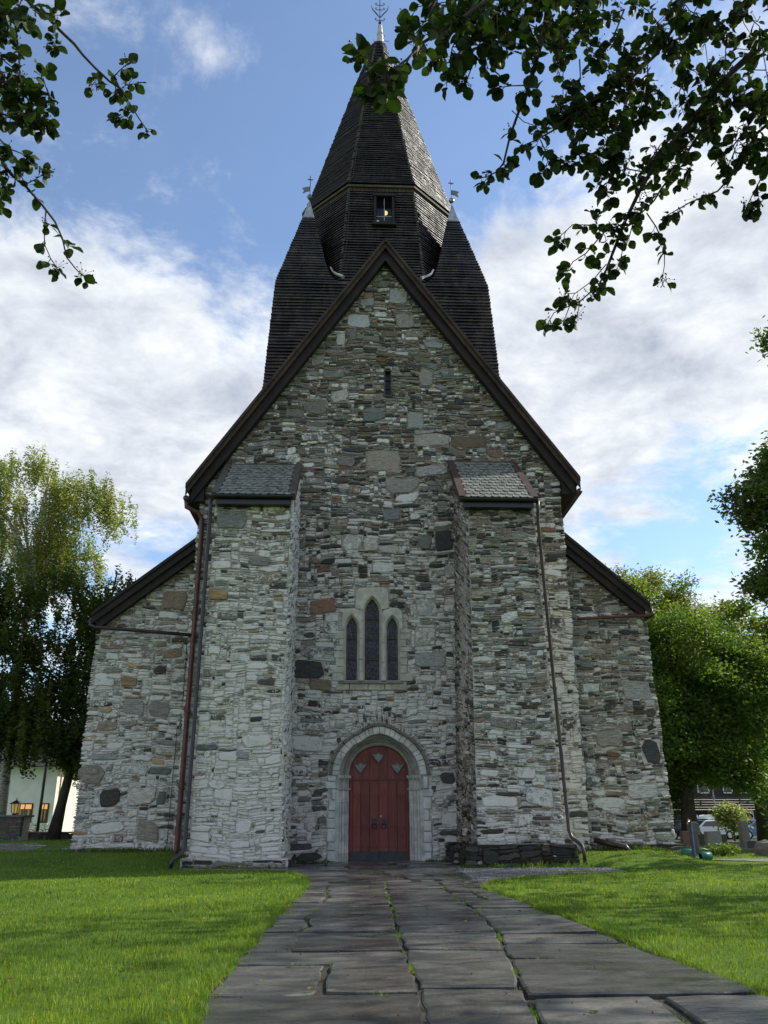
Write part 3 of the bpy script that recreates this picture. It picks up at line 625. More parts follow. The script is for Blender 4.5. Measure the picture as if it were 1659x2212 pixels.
panel(plr, (3.28, 25.02, -.03), (6.6, 25.02, -.03), (6.52, 25.04, .58), (3.34, 25.04, .58), lambda x, y, z: True, plc, (), 2.2)
panel(plr, (3.02, 27.9, -.03), (3.28, 25.02, -.03), (3.34, 25.04, .58), (3.1, 27.9, .58), lambda x, y, z: True, plc, (), 2.6)
panel(pal, (-9.14, 28.32, .1), (-5.7, 28.32, .1), (-5.7, 28.32, .42), (-9.14, 28.32, .42), lambda x, y, z: True, dict(plc, pal=dict(warm=30, dark=30, brown=10)), (), 3.2)
panel(par, (7.7, 28.30, .1), (10.98, 28.30, .1), (10.98, 28.30, .46), (7.7, 28.30, .46), lambda x, y, z: True, dict(plc, pal=dict(warm=20, dark=40, brown=10)), (), 3.9)
STONES.sort(key=lambda q: -q[5])
for part, v, f, c, w, a in STONES[:300]:
    mesh('stone', v, f, 'rubble stone', part, cols=[c]*len(v), wash=[w]*len(v))
rest = {}
for q in STONES[300:]: rest.setdefault(q[0], []).append(q)
for part, L in rest.items():
    mb = MB(); ws = []
    for _, v, f, c, w, a in L: mb.add(v, f, c); ws += [w]*len(v)
    mb.build('small_stones', 'rubble stone', part, wash=ws, kind='stuff')
# --- roofs, bargeboards, gutters
def rake(x0, z0, x1, z1, a, b, y0, y1):
    """board under a sloping line, from a to b below it (measured vertically)"""
    p = [(x0, z0-b), (x1, z1-b), (x1, z1-a), (x0, z0-a)]
    return prism(p if x1 > x0 else [p[1], p[0], p[3], p[2]], y0, y1)
for (ex, ez), ax in ((LE, AX), (RE, AX)):
    roof = mesh('roof', *rake(ex, ez, ax, AZ, -.02, .16, 27.36, 58), 'weathered roof edge', church)
    mesh('bargeboard', *rake(ex, ez, ax, AZ, .165, .42, 27.44, 27.50), 'weathered roof edge', church)
    sg = 1 if ex > ax else -1; e2 = ex-sg*.18; ez2 = rakez(e2)
    mesh('bargeboard', *rake(e2, ez2, ax, AZ, .36, .92, 27.60, 27.67), 'brown bargeboard', church)
    mesh('rafter', *rake(e2-sg*.1, rakez(e2-sg*.1), ax, AZ, .17, .88, 27.68, 27.99), 'brown bargeboard', church)
    mesh('eave_board', *prism([(min(ex-sg*.62, ex-sg*.08), ez-.55), (max(ex-sg*.62, ex-sg*.08), ez-.55), (max(ex-sg*.62, ex-sg*.08), ez+.0), (min(ex-sg*.62, ex-sg*.08), ez+.0)], 27.7, 57), 'brown bargeboard', church)
for sx, (tx, tz), (ex, ez) in ((-1, (-5.63, 10.82), (-9.06, 8.02)), (1, (7.80, 11.12), (10.68, 8.50))):
    mesh('roof', *rake(ex, ez, tx, tz, -.02, .12, 28.1, 56), 'brown bargeboard', church)
    mesh('bargeboard', *rake(ex, ez, tx, tz, .125, .40, 28.16, 28.21), 'brown bargeboard', church)
    mesh('bargeboard', *rake(ex-sx*.15, ez+.15*(tz-ez)/abs(tx-ex), tx, tz, .34, .72, 28.26, 28.32), 'brown bargeboard', church)
    mesh('rafter', *rake(ex-sx*.2, ez+.2*(tz-ez)/abs(tx-ex), tx, tz, .13, .66, 28.33, 28.60), 'brown bargeboard', church)
def pipe(name, pts, r, mat, n=8): return mesh(name, *tube(pts, r, n), mat, church, smooth=True)
pipe('gutter', [(8.32, 27.5, 12.55), (8.32, 57, 12.55)], .11, 'dark brown pipe'); pipe('gutter', [(-6.02, 27.5, 12.1), (-6.02, 57, 12.1)], .11, 'dark brown pipe')
pipe('gutter', [(10.76, 28.2, 8.12), (10.76, 55, 8.12)], .09, 'dark brown pipe'); pipe('gutter', [(-9.1, 28.2, 7.72), (-9.1, 55, 7.72)], .09, 'dark brown pipe')
dp = pipe('downpipe', [(-6.02, 27.62, 12.05), (-6.0, 27.62, 11.8), (-5.6, 27.72, 11.62), (-5.44, 27.8, 11.4), (-5.43, 27.82, 11), (-5.42, 27.82, .45), (-5.44, 27.7, .3)], .085, 'red brown pipe'); dp['label'] = 'red-brown downpipe at the left corner of the nave'
for z in (2.2, 4.6, 7.0, 9.4): mesh('bracket', *tube([(-5.42, 27.82, z), (-5.42, 27.82, z+.07)], .105, 10), 'red brown pipe', dp)
dp = pipe('downpipe', [(-4.66, 24.98, 11.1), (-4.66, 25.05, 10.75), (-4.68, 25.18, 10.4), (-4.69, 25.18, .55), (-4.74, 25.1, .38), (-4.95, 24.95, .22), (-5.0, 24.95, .0)], .062, 'black pipe')
for z in (2, 5, 8): mesh('bracket', *tube([(-4.69, 25.18, z), (-4.69, 25.18, z+.06)], .08, 10), 'black pipe', dp)
dp = pipe('downpipe', [(6.1, 24.9, 11.12), (6.1, 25.0, 10.8), (6.12, 25.18, 10.5), (6.36, 25.18, .95), (6.40, 25.1, .78), (6.64, 24.92, .55), (6.68, 24.9, .35), (6.69, 24.9, .0)], .055, 'dark brown pipe')
for z in (2, 5, 8): mesh('bracket', *tube([(6.36-(z-.95)*.0251, 25.18, z), (6.36-(z-.95)*.0251, 25.18, z+.06)], .075, 10), 'dark brown pipe', dp)
pipe('drain_pipe', [(-9.1, 28.3, 7.85), (-9.08, 28.2, 7.62), (-8.9, 28.18, 7.52), (-5.45, 27.9, 7.2)], .06, 'dark brown pipe')
pipe('drain_pipe', [(10.76, 28.25, 8.3), (10.72, 28.2, 8.12), (10.5, 28.18, 8.05), (8.0, 28.15, 7.9)], .055, 'red brown pipe')
pipe('drain_pipe', [(7.95, 28.2, .6), (8.3, 27.9, .5), (8.75, 27.6, .42), (8.85, 27.55, .25)], .09, 'dark brown pipe')
pipe('conductor_wire', [(-5.75, 28.42, 7), (-5.72, 28.42, 4.4), (-5.84, 28.40, 4.1), (-5.86, 28.40, .5), (-5.95, 28.2, .3)], .012, 'wrought iron', 5)
# --- pent roofs of the buttresses: rafters, boards, slates, gutter
def pent(x0, x1, zt, xb0, xb1, zb, lab):
    yt, yb = 27.97, 24.92
    def q(s, t, h=0.):
        x = (x0+(x1-x0)*s)*(1-t)+(xb0+(xb1-xb0)*s)*t; L = math.hypot(yt-yb, zt-zb)
        return Vector((x, yt+(yb-yt)*t, zt+(zb-zt)*t))+Vector((0, -(zt-zb)/L, (yt-yb)/L))*h
    pr = mesh('pent_roof', *hull8([q(0, 1, -.12), q(1, 1, -.12), q(1, 0, -.12), q(0, 0, -.12)], [q(0, 1, 0), q(1, 1, 0), q(1, 0, 0), q(0, 0, 0)]), 'brown bargeboard', church); pr['label'] = lab
    W = x1-x0; rows = 13; cols = 10; pts = []
    a = .62*W/cols; L = 3.9/rows*1.3
    for (x, y) in [(-.5, .0)]+[(.5*math.cos(math.pi+math.pi*k/6), -.62+.38*math.sin(math.pi+math.pi*k/6)) for k in range(7)]+[(.5, .0)]: pts.append((x, y))
    sc = W/cols*.95; n = len(pts); v = [(x*sc, y*L, .022) for x, y in pts]+[(x*sc, y*L, 0) for x, y in pts]
    f = [tuple(range(n)), tuple(range(2*n-1, n-1, -1))]+[(k+n, (k+1) % n+n, (k+1) % n, k) for k in range(n)]
    me = meshdata('slate', v, f, 'slate'); ydir = (q(.5, 0)-q(.5, 1)).normalized(); xdir = Vector((1, 0, 0)); nrm = xdir.cross(ydir).normalized()
    for r in range(rows):
        for c in range(cols-(r % 2)):
            s = (c+.5+(r % 2)*.5)/cols; t = (r+.15)/rows*.97+.02
            o = bpy.data.objects.new('slate', me); p = q(s, t, .03)
            tilt = Matrix.Rotation(R_(-5)+rng.gauss(0, .012), 4, xdir) @ Matrix.Rotation(rng.gauss(0, .02), 4, nrm)
            Mx = Matrix((xdir, ydir, nrm)).transposed().to_4x4(); o.matrix_basis = Matrix.Translation(p) @ tilt @ Mx
            put(o, pr)
    for s in (0, 1):
        e = -.10 if s == 0 else -.13; w_ = .23/W; s0 = s-w_/2-.01 if s == 0 else s-w_/2+.01
        mesh('edge_board', *hull8([q(s0, 1.0, -.16), q(s0+w_, 1.0, -.16), q(s0+w_, 0, -.16), q(s0, 0, -.16)], [q(s0, 1.0, .085), q(s0+w_, 1.0, .085), q(s0+w_, 0, .085), q(s0, 0, .085)]), 'grey trim board' if lab.startswith('left') else 'red brown trim board', pr)
    mesh('ridge_board', *hull8([q(.05, .045, .02), q(.95, .045, .02), q(.95, -.01, .02), q(.05, -.01, .02)], [q(.05, .045, .06), q(.95, .045, .06), q(.95, -.01, .06), q(.05, -.01, .06)]), 'grey trim board', pr)
    g = q(.5, 1, -.12)
    v, f = [], []
    for i, x in enumerate((xb0-.10, xb1+.10)):
        for k in range(9): a_ = math.pi+math.pi*k/8; v.append((x, yb-.07+.085*math.cos(a_), zb-.04+.085*math.sin(a_)))
    f = [(k, k+1, 9+k+1, 9+k) for k in range(8)]+[tuple(range(9)), tuple(range(17, 8, -1))]
    mesh('gutter', v, f, 'black gutter', pr)
    mesh('fascia', *box(xb0+.02, xb1-.02, yb+.03, yb+.08, zb-.30, zb-.0), 'black gutter', pr)
    mesh('soffit', *box(xb0+.05, xb1-.05, yb+.08, 25.29, zb-.29, zb-.25), 'black gutter', pr)
pent(-4.6, -2.08, 13.62, -4.5, -2.04, 11.22, 'left slate pent roof with grey edge boards')
pent(3.66, 5.96, 13.84, 3.63, 5.98, 11.2, 'right slate pent roof with red-brown edge boards')
# --- west portal
def strip(pa, ya, pb, yb):
    n = len(pa); return [(x, ya, z) for x, z in pa]+[(x, yb, z) for x, z in pb], [(k, k+n, k+n+1, k+1) for k in range(n-1)]
CREAM, LIME, GREYS, DKS = (.52, .485, .42), (.55, .54, .5), (.34, .33, .30), (.15, .14, .11)
mb = MB()
seq = [(1.36, 1.36, 27.985), (1.305, 1.30, 28.0), (1.30, 1.295, 28.16), (1.22, 1.23, 28.20), (1.20, 1.21, 28.26), (1.10, 1.09, 28.31), (1.08, 1.07, 28.38), (1.0, .965, 28.40), (.985, .95, 28.58)]
for (a, b, y), (a2, b2, y2) in zip(seq[:-1], seq[1:]): mb.add(*strip(arch(a, b), y, arch(a2, b2), y2), GREYS if y < 28.3 else (.30, .28, .23))
portal = mb.build('portal', 'dressed soapstone', church)
def ring_stones(name, wo, ro, wi, ri, y0, y1, cnt, col, gap=.012):
    n = 48; o = arch(wo, ro, n=n); i_ = arch(wi, ri, n=n); tot = len(o)-1; cuts = [0]
    while cuts[-1] < tot: cuts.append(min(tot, cuts[-1]+max(2, int(rng.uniform(.75, 1.25)*tot/cnt))))
    if cuts[-1]-cuts[-2] < 2: cuts.pop(-2)
    for a, b in zip(cuts[:-1], cuts[1:]):
        ks = list(range(a, b+1)); m_ = rng.uniform(.85, 1.12); yy = y0+rng.uniform(-.012, .008); P = []
        for L, sgn in ((o, -1), (i_, 1)):
            pts = [Vector((L[k][0], 0, L[k][1])) for k in ks]; d0 = (pts[1]-pts[0]).normalized()*gap; d1 = (pts[-1]-pts[-2]).normalized()*gap
            pts[0] = pts[0]+d0; pts[-1] = pts[-1]-d1; P.append(pts)
        loop = P[0]+P[1][::-1]; n2 = len(loop); c = sum(loop, Vector())/n2
        v = [(p.x, y1, p.z) for p in loop]+[(p.x, yy+.015, p.z) for p in loop]+[(p.x+(c.x-p.x)*.07, yy, p.z+(c.z-p.z)*.07) for p in loop]; f = [tuple(range(3*n2-1, 2*n2-1, -1))]
        for r in range(2): f += [(r*n2+(k+1) % n2, r*n2+k, (r+1)*n2+k, (r+1)*n2+(k+1) % n2) for k in range(n2)]
        mesh(name, v, f, 'dressed soapstone', portal, cols=[tuple(q*m_ for q in col)]*len(v))
ring_stones('voussoir', 1.555, 1.55, 1.315, 1.31, 27.94, 28.08, 21, (.60, .58, .535), .006)
ring_stones('hood_stone', 1.655, 1.66, 1.565, 1.56, 27.86, 28.05, 13, (.19, .175, .14))
mb = MB()
for w, r, y, nn, s in ((1.21, 1.22, 28.225, 44, .026), (1.15, 1.15, 28.28, 30, .034)):
    pts = arch(w, r, n=nn)
    for q in pts[1:-1]: mb.add(*lathe([(.2*s, -s), (s, 0), (.2*s, s)], (q[0], y, q[1]), 5), (.27, .255, .21))
mb.build('carved_band', 'dressed soapstone', portal)
prof = [(1.43, 28.03), (1.43, 27.965), (1.31, 27.96), (1.30, 28.05), (1.235, 28.06), (1.225, 28.12), (1.20, 28.16), (1.13, 28.17), (1.115, 28.25), (1.06, 28.28), (1.04, 28.33), (1.0, 28.36), (.99, 28.58)]
for sg in (-1, 1):
    zs = [0, .22, .62, 1.0, 1.42, 1.78, SPR-.46]
    for a, b in zip(zs[:-1], zs[1:]):
        m_ = rng.uniform(.88, 1.1); v = [(DC+sg*x, y+rng.uniform(-.004, .004), z) for z in (a+.004, b-.004) for x, y in prof]; n = len(prof)
        f = [(k, k+1, n+k+1, n+k) if sg < 0 else (k+1, k, n+k, n+k+1) for k in range(n-1)]
        mesh('jamb_stone', v, f, 'dressed soapstone', portal, cols=[tuple(q*m_ for q in (.54, .52, .48))]*len(v))
    mb = MB()
    for z0, z1, e in ((SPR-.46, SPR-.40, .045), (SPR-.40, SPR-.14, .0), (SPR-.14, SPR-.09, .03), (SPR-.09, SPR-.0, .07)):
        v = [(DC+sg*(x-(e if q else 0)), y-(e*.6 if q else 0), z) for z in (z0, z1) for q, (x, y) in enumerate(prof[:-1]+[(.985, 28.58)])]; n = len(prof)
        f = [(k, k+1, n+k+1, n+k) if sg < 0 else (k+1, k, n+k, n+k+1) for k in range(n-1)]; f += [tuple(range(n)), tuple(range(2*n-1, n-1, -1))]
        mb.add(v, f, (.44, .425, .39))
    mb.build('capital', 'dressed soapstone', portal)
    z = .02                                                     # pale quoins beside the jamb
    while z < 2.5:
        h = rng.uniform(.2, .42); w = rng.uniform(.12, .34); x0 = DC+sg*1.425; x1 = DC+sg*(1.43+w); m_ = rng.uniform(.9, 1.12)
        o = mesh('quoin', *box(min(x0, x1), max(x0, x1), 27.925+rng.uniform(-.008, .008), 28.03, z, min(z+h-.015, 2.58)), 'dressed soapstone', portal, cols=[tuple(q*m_ for q in (.62, .605, .57))]*8, bevel=.03); z += h
# --- door
YD = 28.52; dar = lambda w, r, ft=0.: arch(w, r, foot=ft)
door = mesh('door', *prism(dar(.985, .95, -.02), YD+.06, YD+.12), 'red door paint', church); door['label'] = 'dark red plank double door with iron studs'
pe = [-.975, -.87, -.60, -.31, 0., .30, .60, .89, .975]
def atop(x): 
    k = (.94**2-.975**2)/(2*.975); return SPR+math.sqrt(max(0, (.975+k)**2-(abs(x)+k)**2))
for a, b in zip(pe[:-1], pe[1:]):
    yo = YD+rng.uniform(-.006, .006)+(.02 if a < -.9 or b > .9 else 0); g = .006
    mesh('plank', *box(DC+a+g, DC+b-g, yo, YD+.07, .02, 2.455), 'red door paint', door, bevel=.006)
    xs_ = [a+g+(b-a-2*g)*t/4 for t in range(5)]
    if max(atop(x) for x in xs_) > 2.6: mesh('plank', *prism([(DC+a+g, 2.49), (DC+b-g, 2.49)]+[(DC+x, max(2.5, atop(x))) for x in reversed(xs_)], yo+.004, YD+.07), 'red door paint', door)
mb = MB()
for z in (.42, 1.02, 1.98, 2.40, 2.55):
    for a, b in zip(pe[1:-2], pe[2:-1]):
        for t in (.22, .78): mb.add(*[(lambda vf: ([(p[0], YD-.004-(p[2]-z), z+(p[1]-YD)) for p in vf[0]], vf[1]))(lathe([(.017, 0), (.012, .012), (.003, .016)], (DC+a+(b-a)*t, YD, z), 7))][0])
mb.build('studs', 'wrought iron', door)
for a, b in ((-.93, -.006), (.006, .93)): mesh('kick_plate', *box(DC+a, DC+b, YD-.014, YD, .02, .29), 'kick plate', door)
for (u, v) in ((778.5, 1658), (817.5, 1636), (858, 1658.5)):
    c = PY(u, v, 28.45); pl = [(0, -.19), (.115, -.05), (.215, .115), (.085, .085), (0, .165), (-.085, .085), (-.215, .115), (-.115, -.05)]
    o = mesh('kite_ornament', *prism([(x, z) for x, z in pl], -.012, .012), 'grey iron', door, bevel=.006); o.matrix_basis = Matrix.Translation((c.x, 28.44, c.z)) @ Matrix.Rotation(R_(-12), 4, 'X')
for sx in (-1, 1):
    x = DC+sx*.155+.0; h = mesh('ring_handle', *box(x-.075, x+.075, YD-.03, YD, 1.08, 1.28), 'kick plate', door, bevel=.01)
    mesh('ring', *tube([(x+.075*math.cos(t*math.pi/8), YD-.05-.02*math.cos(t*math.pi/8)*0, 1.05+.075*math.sin(t*math.pi/8)) for t in range(17)], .012, 6), 'wrought iron', h)
mesh('lock', *box(DC+.045, DC+.075, YD-.03, YD, 1.33, 1.38), 'alloy', door)
# --- three lancets
cols_s = lambda n, c=CREAM: [tuple(q*rng.uniform(.98, 1.02) for q in c)]*n
mb = MB()
for i in range(3):
    o, w, z0, z1, r = LAN[i]
    for (e, y), (e2, y2) in (((.085, 27.93), (.05, 27.95)), ((.05, 27.95), (.04, 28.04)), ((.04, 28.04), (.0, 28.10)), ((0, 28.10), (-.005, 28.32))):
        mb.add(*strip(lancet(i, e), y, lancet(i, e2), y2), CREAM)
surround = mb.build('window_surround', 'dressed soapstone', church)
def notch(i, x0, x1, ztop, zb, e=.085, jag=.03):
    p = lancet(i, e); p = [(x, z) for x, z in p if z > zb]
    poly = [(x0, zb), (p[0][0], zb)]+p+[(p[-1][0], zb), (x1, zb), (x1-jag, ztop-.12), (x1-.2, ztop), (x0+.15, ztop-.02), (x0+jag, ztop-.14)]
    v, f = tess(poly, [], 27.932); n = len(poly)
    return v+[(x, 28.01, z) for x, z in poly], f+[(k, (k+1) % n, (k+1) % n+n, k+n) for k in range(n)]
for i, (x0, x1, zt, zb) in enumerate(((WC-1.06, WC-.36, 8.20, 7.45), (WC-.60, WC+.58, 8.95, 8.17), (WC+.36, WC+1.06, 8.22, 7.45))):
    v, f = notch(i, x0, x1, zt, zb); mesh('head_stone', v, f, 'dressed soapstone', surround, cols=cols_s(len(v), (.55, .515, .445)))
for sg in (-1, 1):
    z = 5.66; edge = WC+sg*(.71+.185+.085)
    while z < 7.44:
        h = min(rng.uniform(.17, .30), 7.45-z); w = rng.uniform(.10, .34) if z > 6.6 else rng.uniform(.2, .42); a, b = sorted((edge, edge+sg*w)); m_ = rng.uniform(.92, 1.1)
        mesh('jamb_stone', *box(a, b, 27.925+rng.uniform(0, .01), 28.02, z+.005, z+h-.005), 'dressed soapstone', surround, cols=[tuple(q*m_ for q in CREAM)]*8, bevel=.018); z += h
    a, b = sorted((WC+sg*(.71-.185-.085), WC+sg*(.25+.085))); z = 5.66
    while z < 8.16:
        h = min(rng.uniform(.5, .75), 8.17-z)
        if h < .15: break
        mesh('mullion_stone', *box(a, b, 27.925, 28.1, z+.004, z+h-.004), 'dressed soapstone', surround, cols=cols_s(8, (.53, .50, .44)), bevel=.02); z += h
    x = WC+sg*.25
for k, (a, b) in enumerate(((-1.25, -.78), (-.76, -.15), (-.13, .42), (.44, 1.15))):
    mesh('sill_stone', *box(WC+a, WC+b, 27.93-.01*(k % 2), 28.02, 5.36, 5.57), 'dressed soapstone', surround, cols=cols_s(8, (.44, .41, .34)), bevel=.015)
v = [(WC-1.1, 27.86, 5.57), (WC+1.05, 27.86, 5.57), (WC+1.05, 28.12, 5.57), (WC-1.1, 28.12, 5.57), (WC-1.1, 27.87, 5.62), (WC+1.05, 27.87, 5.62), (WC+1.05, 28.12, 5.70), (WC-1.1, 28.12, 5.70)]
mesh('sill', v, box(0, 1, 0, 1, 0, 1)[1], 'dressed soapstone', surround, cols=cols_s(8, (.22, .19, .15)))
for i in range(3):
    o, w, z0, z1, r = LAN[i]; cx_ = WC+o; poly = lancet(i, 0)
    win = mesh('window', *tube([(x, 28.2, z) for x, z in poly]+[(poly[0][0], 28.2, poly[0][1])], .028, 6), 'brown frame', church)
    nb = 4 if i == 1 else 3; top = z1+r; cz = [z0]+[z0+(top-z0)*(k+1)/nb-.03*(k == nb-1) for k in range(nb-1)]+[top]
    for k in range(nb):
        a, b = cz[k]+.012, cz[k+1]-.012
        if k < nb-1: v, f = box(cx_-w, cx_+w, 28.215, 28.225, a, b)
        else: v, f = prism([(cx_-w, a)]+[(cx_+w, a)]+[(x, z) for x, z in reversed(poly) if z > a], 28.215, 28.225)
        mesh('pane', v, f, 'leaded glass', win)
        if k: mesh('glazing_bar', *box(cx_-w, cx_+w, 28.17, 28.21, cz[k]-.014, cz[k]+.014), 'brown frame', win)
    mb = MB(); rr = .0065; y = 28.208
    for k in range(nb):
        a, b = cz[k], cz[k+1]; mid = (a+b)/2
        def cl(x): return max(-w*.93, min(w*.93, x))
        for ring, nn in ((.4, 6), (.85, 8)):
            pts = [(cx_+cl(ring*w*math.cos(2*math.pi*t/nn+k)), y, mid+ring*(b-a)*.42*math.sin(2*math.pi*t/nn+k)) for t in range(nn+1)]; mb.tube(pts, rr, 4)
            for t in range(nn):
                p = pts[t]; r2 = min(.98, ring+.3); mb.tube([p, (cx_+cl(r2*w*math.cos(2*math.pi*(t+.5)/nn+k)), y, mid+r2*(b-a)*.45*math.sin(2*math.pi*(t+.5)/nn+k))], rr, 4)
        mb.tube([(cx_-w*.8, y, a), (cx_-w*.8, y, b)], rr, 4); mb.tube([(cx_+w*.8, y, a), (cx_+w*.8, y, b)], rr, 4)
    mb.build('leading', 'old lead', win)
mb = MB().box(1.16, 1.19, 27.95, 28.25, 16.6, 17.76).box(1.40, 1.43, 27.95, 28.25, 16.6, 17.76).box(1.16, 1.43, 27.94, 28.25, 17.70, 17.76).box(1.16, 1.43, 27.93, 28.25, 16.58, 16.63)
sw = mb.build('slit_window', 'grey trim board', church)
for k in range(3): mesh('pane', *box(1.19, 1.40, 28.13, 28.15, 16.64+k*.36, 16.96+k*.36), 'leaded glass', sw)
mesh('shade_backing', *box(1.18, 1.41, 28.16, 28.2, 16.6, 17.75), 'dark void', sw)  # near-black sheet behind the panes, painting in the shade of the recess
# --- steeple
TX, TY = 1.4, 41.85
def octo(a): r = a/math.cos(math.pi/8); return [(TX+r*math.cos(math.pi/8+k*math.pi/4), TY+r*math.sin(math.pi/8+k*math.pi/4)) for k in range(8)]
def sq(cx, cy, h): return [(cx+h, cy+h), (cx-h, cy+h), (cx-h, cy-h), (cx+h, cy-h)]
def course(poly0, poly1, z0, z1, lip, seg=1.0):
    """one course of shingles: a sloping skirt with a thick, uneven lower edge"""
    A, B, C, D = [], [], [], []; n = len(poly0); cx = sum(p[0] for p in poly0)/n; cy = sum(p[1] for p in poly0)/n
    for k in range(n):
        p, q = Vector(poly0[k]), Vector(poly0[(k+1) % n]); p1, q1 = Vector(poly1[k]), Vector(poly1[(k+1) % n]); m_ = max(1, int((q-p).length/seg))
        d = (q-p).normalized(); nn = Vector((d.y, -d.x))
        if nn.dot(p-Vector((cx, cy))) < 0: nn = -nn
        for t in range(m_):
            a = p.lerp(q, t/m_); b = p1.lerp(q1, t/m_); o = (a-Vector((cx, cy))).normalized() if t == 0 else nn; l = lip*rng.uniform(.8, 1.2)*(1.08 if t == 0 else 1); dz = rng.uniform(-.012, .012)
            A.append((*(a-o*.02), z0+.02)); B.append((a.x+o.x*l, a.y+o.y*l, z0+dz)); C.append((a.x+o.x*(l+.004), a.y+o.y*(l+.004), z0+.035+dz)); D.append((b.x, b.y, z1+.02))
    n = len(A); v = A+B+C+D; f = [(r*n+k, r*n+(k+1) % n, (r+1)*n+(k+1) % n, (r+1)*n+k) for r in range(3) for k in range(n)]
    return v, f
def clad(name, fn, z0, z1, dz, lip, label=None, core_mat='dark void', join=False):
    ps = [fn(z0), fn(z1)]; n = len(ps[0])
    n_c = max(1, round((z1-z0)/dz)); mbj = MB()
    v, f = [], []
    levels = 7
    for t in range(levels): v += [(x, y, z0+(z1-z0)*t/(levels-1)) for x, y in fn(z0+(z1-z0)*t/(levels-1))]
    f = [(r*n+k, r*n+(k+1) % n, (r+1)*n+(k+1) % n, (r+1)*n+k) for r in range(levels-1) for k in range(n)]+[tuple((levels-1)*n+k for k in range(n))]
    c = (sum(p[0] for p in ps[0])/n, sum(p[1] for p in ps[0])/n)
    v = [(x+(c[0]-x)*.012, y+(c[1]-y)*.012, z) for x, y, z in v]
    body = mesh(name, v, f, core_mat, church)
    if label: body['label'] = label
    for k in range(n_c):
        a, b = z0+(z1-z0)*k/n_c, z0+(z1-z0)*(k+1)/n_c; vf = course(fn(a), fn(b), a, b, lip)
        if join: mbj.add(*vf)
        else: mesh('shingle_course', *vf, 'tarred shingle', body)
    if join: mbj.build('shingle_courses', 'tarred shingle', body, kind='stuff')
    return body
hw = lambda z: 5.85-.049*(z-22.4)
body_a = lambda z: 5.43-(z-28.1)*1.05/7.2
spire_a = lambda z: 4.46+(z-35.4)*(.34-4.46)/(51.7-35.4)+.12*math.exp(-(z-35.4)/.6)
tb = clad('tower_base', lambda z: sq(TX, TY, hw(z)), 17.0, 27.9, .2, .10, 'square tarred base of the steeple')
ob = clad('octagon', lambda z: octo(body_a(z)), 27.3, 35.1, .2, .10, 'octagonal tarred stage of the steeple')
sp_ = clad('spire', lambda z: octo(spire_a(z)), 35.42, 51.7, .2, .11, 'eight-sided tarred spire')
mesh('cornice', *(lambda a, b: ([(x, y, 35.16) for x, y in a]+[(x, y, 35.30) for x, y in a]+[(x, y, 35.44) for x, y in b], [(r*8+k, r*8+(k+1) % 8, (r+1)*8+(k+1) % 8, (r+1)*8+k) for r in range(2) for k in range(8)]+[tuple(range(7, -1, -1))]))(octo(4.62), octo(4.46)), 'grey trim board', ob)
mb = MB(); pa, pb = octo(4.50), octo(4.50)
for k in range(8):                                                  # scalloped valance under the cornice
    p, q = Vector(pa[k]), Vector(pa[(k+1) % 8]); n = 16; d = (q-p)/n; nn = Vector((d.y, -d.x)).normalized()*-.03
    if nn.dot(p-Vector((TX, TY))) < 0: nn = -nn
    for t in range(n):
        a, b = p+d*(t+.06), p+d*(t+.94); m_ = (a+b)/2
        mb.add([(a.x, a.y, 35.15), (b.x, b.y, 35.15), (b.x, b.y, 34.99), (m_.x, m_.y, 34.88), (a.x, a.y, 34.99)]+[(x.x-nn.x, x.y-nn.y, z) for x, z in ((a, 35.15), (b, 35.15), (b, 34.99), (m_, 34.88), (a, 34.99))], [(0, 1, 2, 3, 4), (9, 8, 7, 6, 5), (2, 7, 8, 3), (3, 8, 9, 4)])
mb.build('valance', 'red brown trim board', ob)
for sx in (-1, 1):
    for sy in (-1, 1):
        def tfn(z, sx=sx, sy=sy):
            t = (z-27.85)/(33.1-27.85); fl_ = .22*math.exp(-max(0, t)/.07); h = 1.38*(1-t)+.27*t+fl_; c = 4.20+(4.10-4.20)*t-fl_
            return sq(TX+sx*c, TY+sy*c, h)
        tu = clad('turret', tfn, 27.85, 33.1, .2, .09, None, join=sy > 0)
        tu['label'] = ('left' if sx < 0 else 'right')+(' front' if sy < 0 else ' rear')+' corner turret of the steeple'
        x, y = TX+sx*4.10, TY+sy*4.10; c4 = sq(x, y, .33); v = [(a, b, 33.05) for a, b in c4]+[(x, y, 34.55)]
        mesh('lead_cap', v, [(0, 1, 4), (1, 2, 4), (2, 3, 4), (3, 0, 4), (3, 2, 1, 0)], 'lead', tu)
        mesh('ball', *lathe([(.02, -.17), (.11, -.13), (.17, 0), (.11, .13), (.02, .17)], (x, y, 34.75), 12), 'brass' if sx > 0 else 'grey iron', tu, smooth=True)
        mesh('rod', *tube([(x, y, 34.3), (x, y, 36.3)], .022, 6), 'wrought iron', tu)
        MB().box(x-.16, x+.16, y-.012, y+.012, 36.0, 36.04).tube([(x-.1, y, 36.12), (x+.1, y, 35.92)], .012, 5).build('cross', 'wrought iron', tu)
        fl = [(x, 35.2), (x+sx*.22, 35.12), (x+sx*.42, 35.0), (x+sx*.35, 35.22), (x+sx*.46, 35.4), (x+sx*.24, 35.47), (x, 35.52)]
        if sx < 0: fl = fl[::-1]
        mesh('vane', *prism(fl, y-.012, y+.012), 'grey iron', tu)
for sx in (-1, 1):                                                   # lead gutter where turret meets octagon
    pts = [(TX+sx*q, 36.2-.05*k, z) for k, (q, z) in enumerate(((2.75, 28.75), (2.62, 28.45), (2.45, 28.28), (2.2, 28.14), (2.05, 28.02)))]
    mesh('lead_flashing', *tube(pts, [.05, .06, .07, .08, .11], 6), 'old zinc', ob)
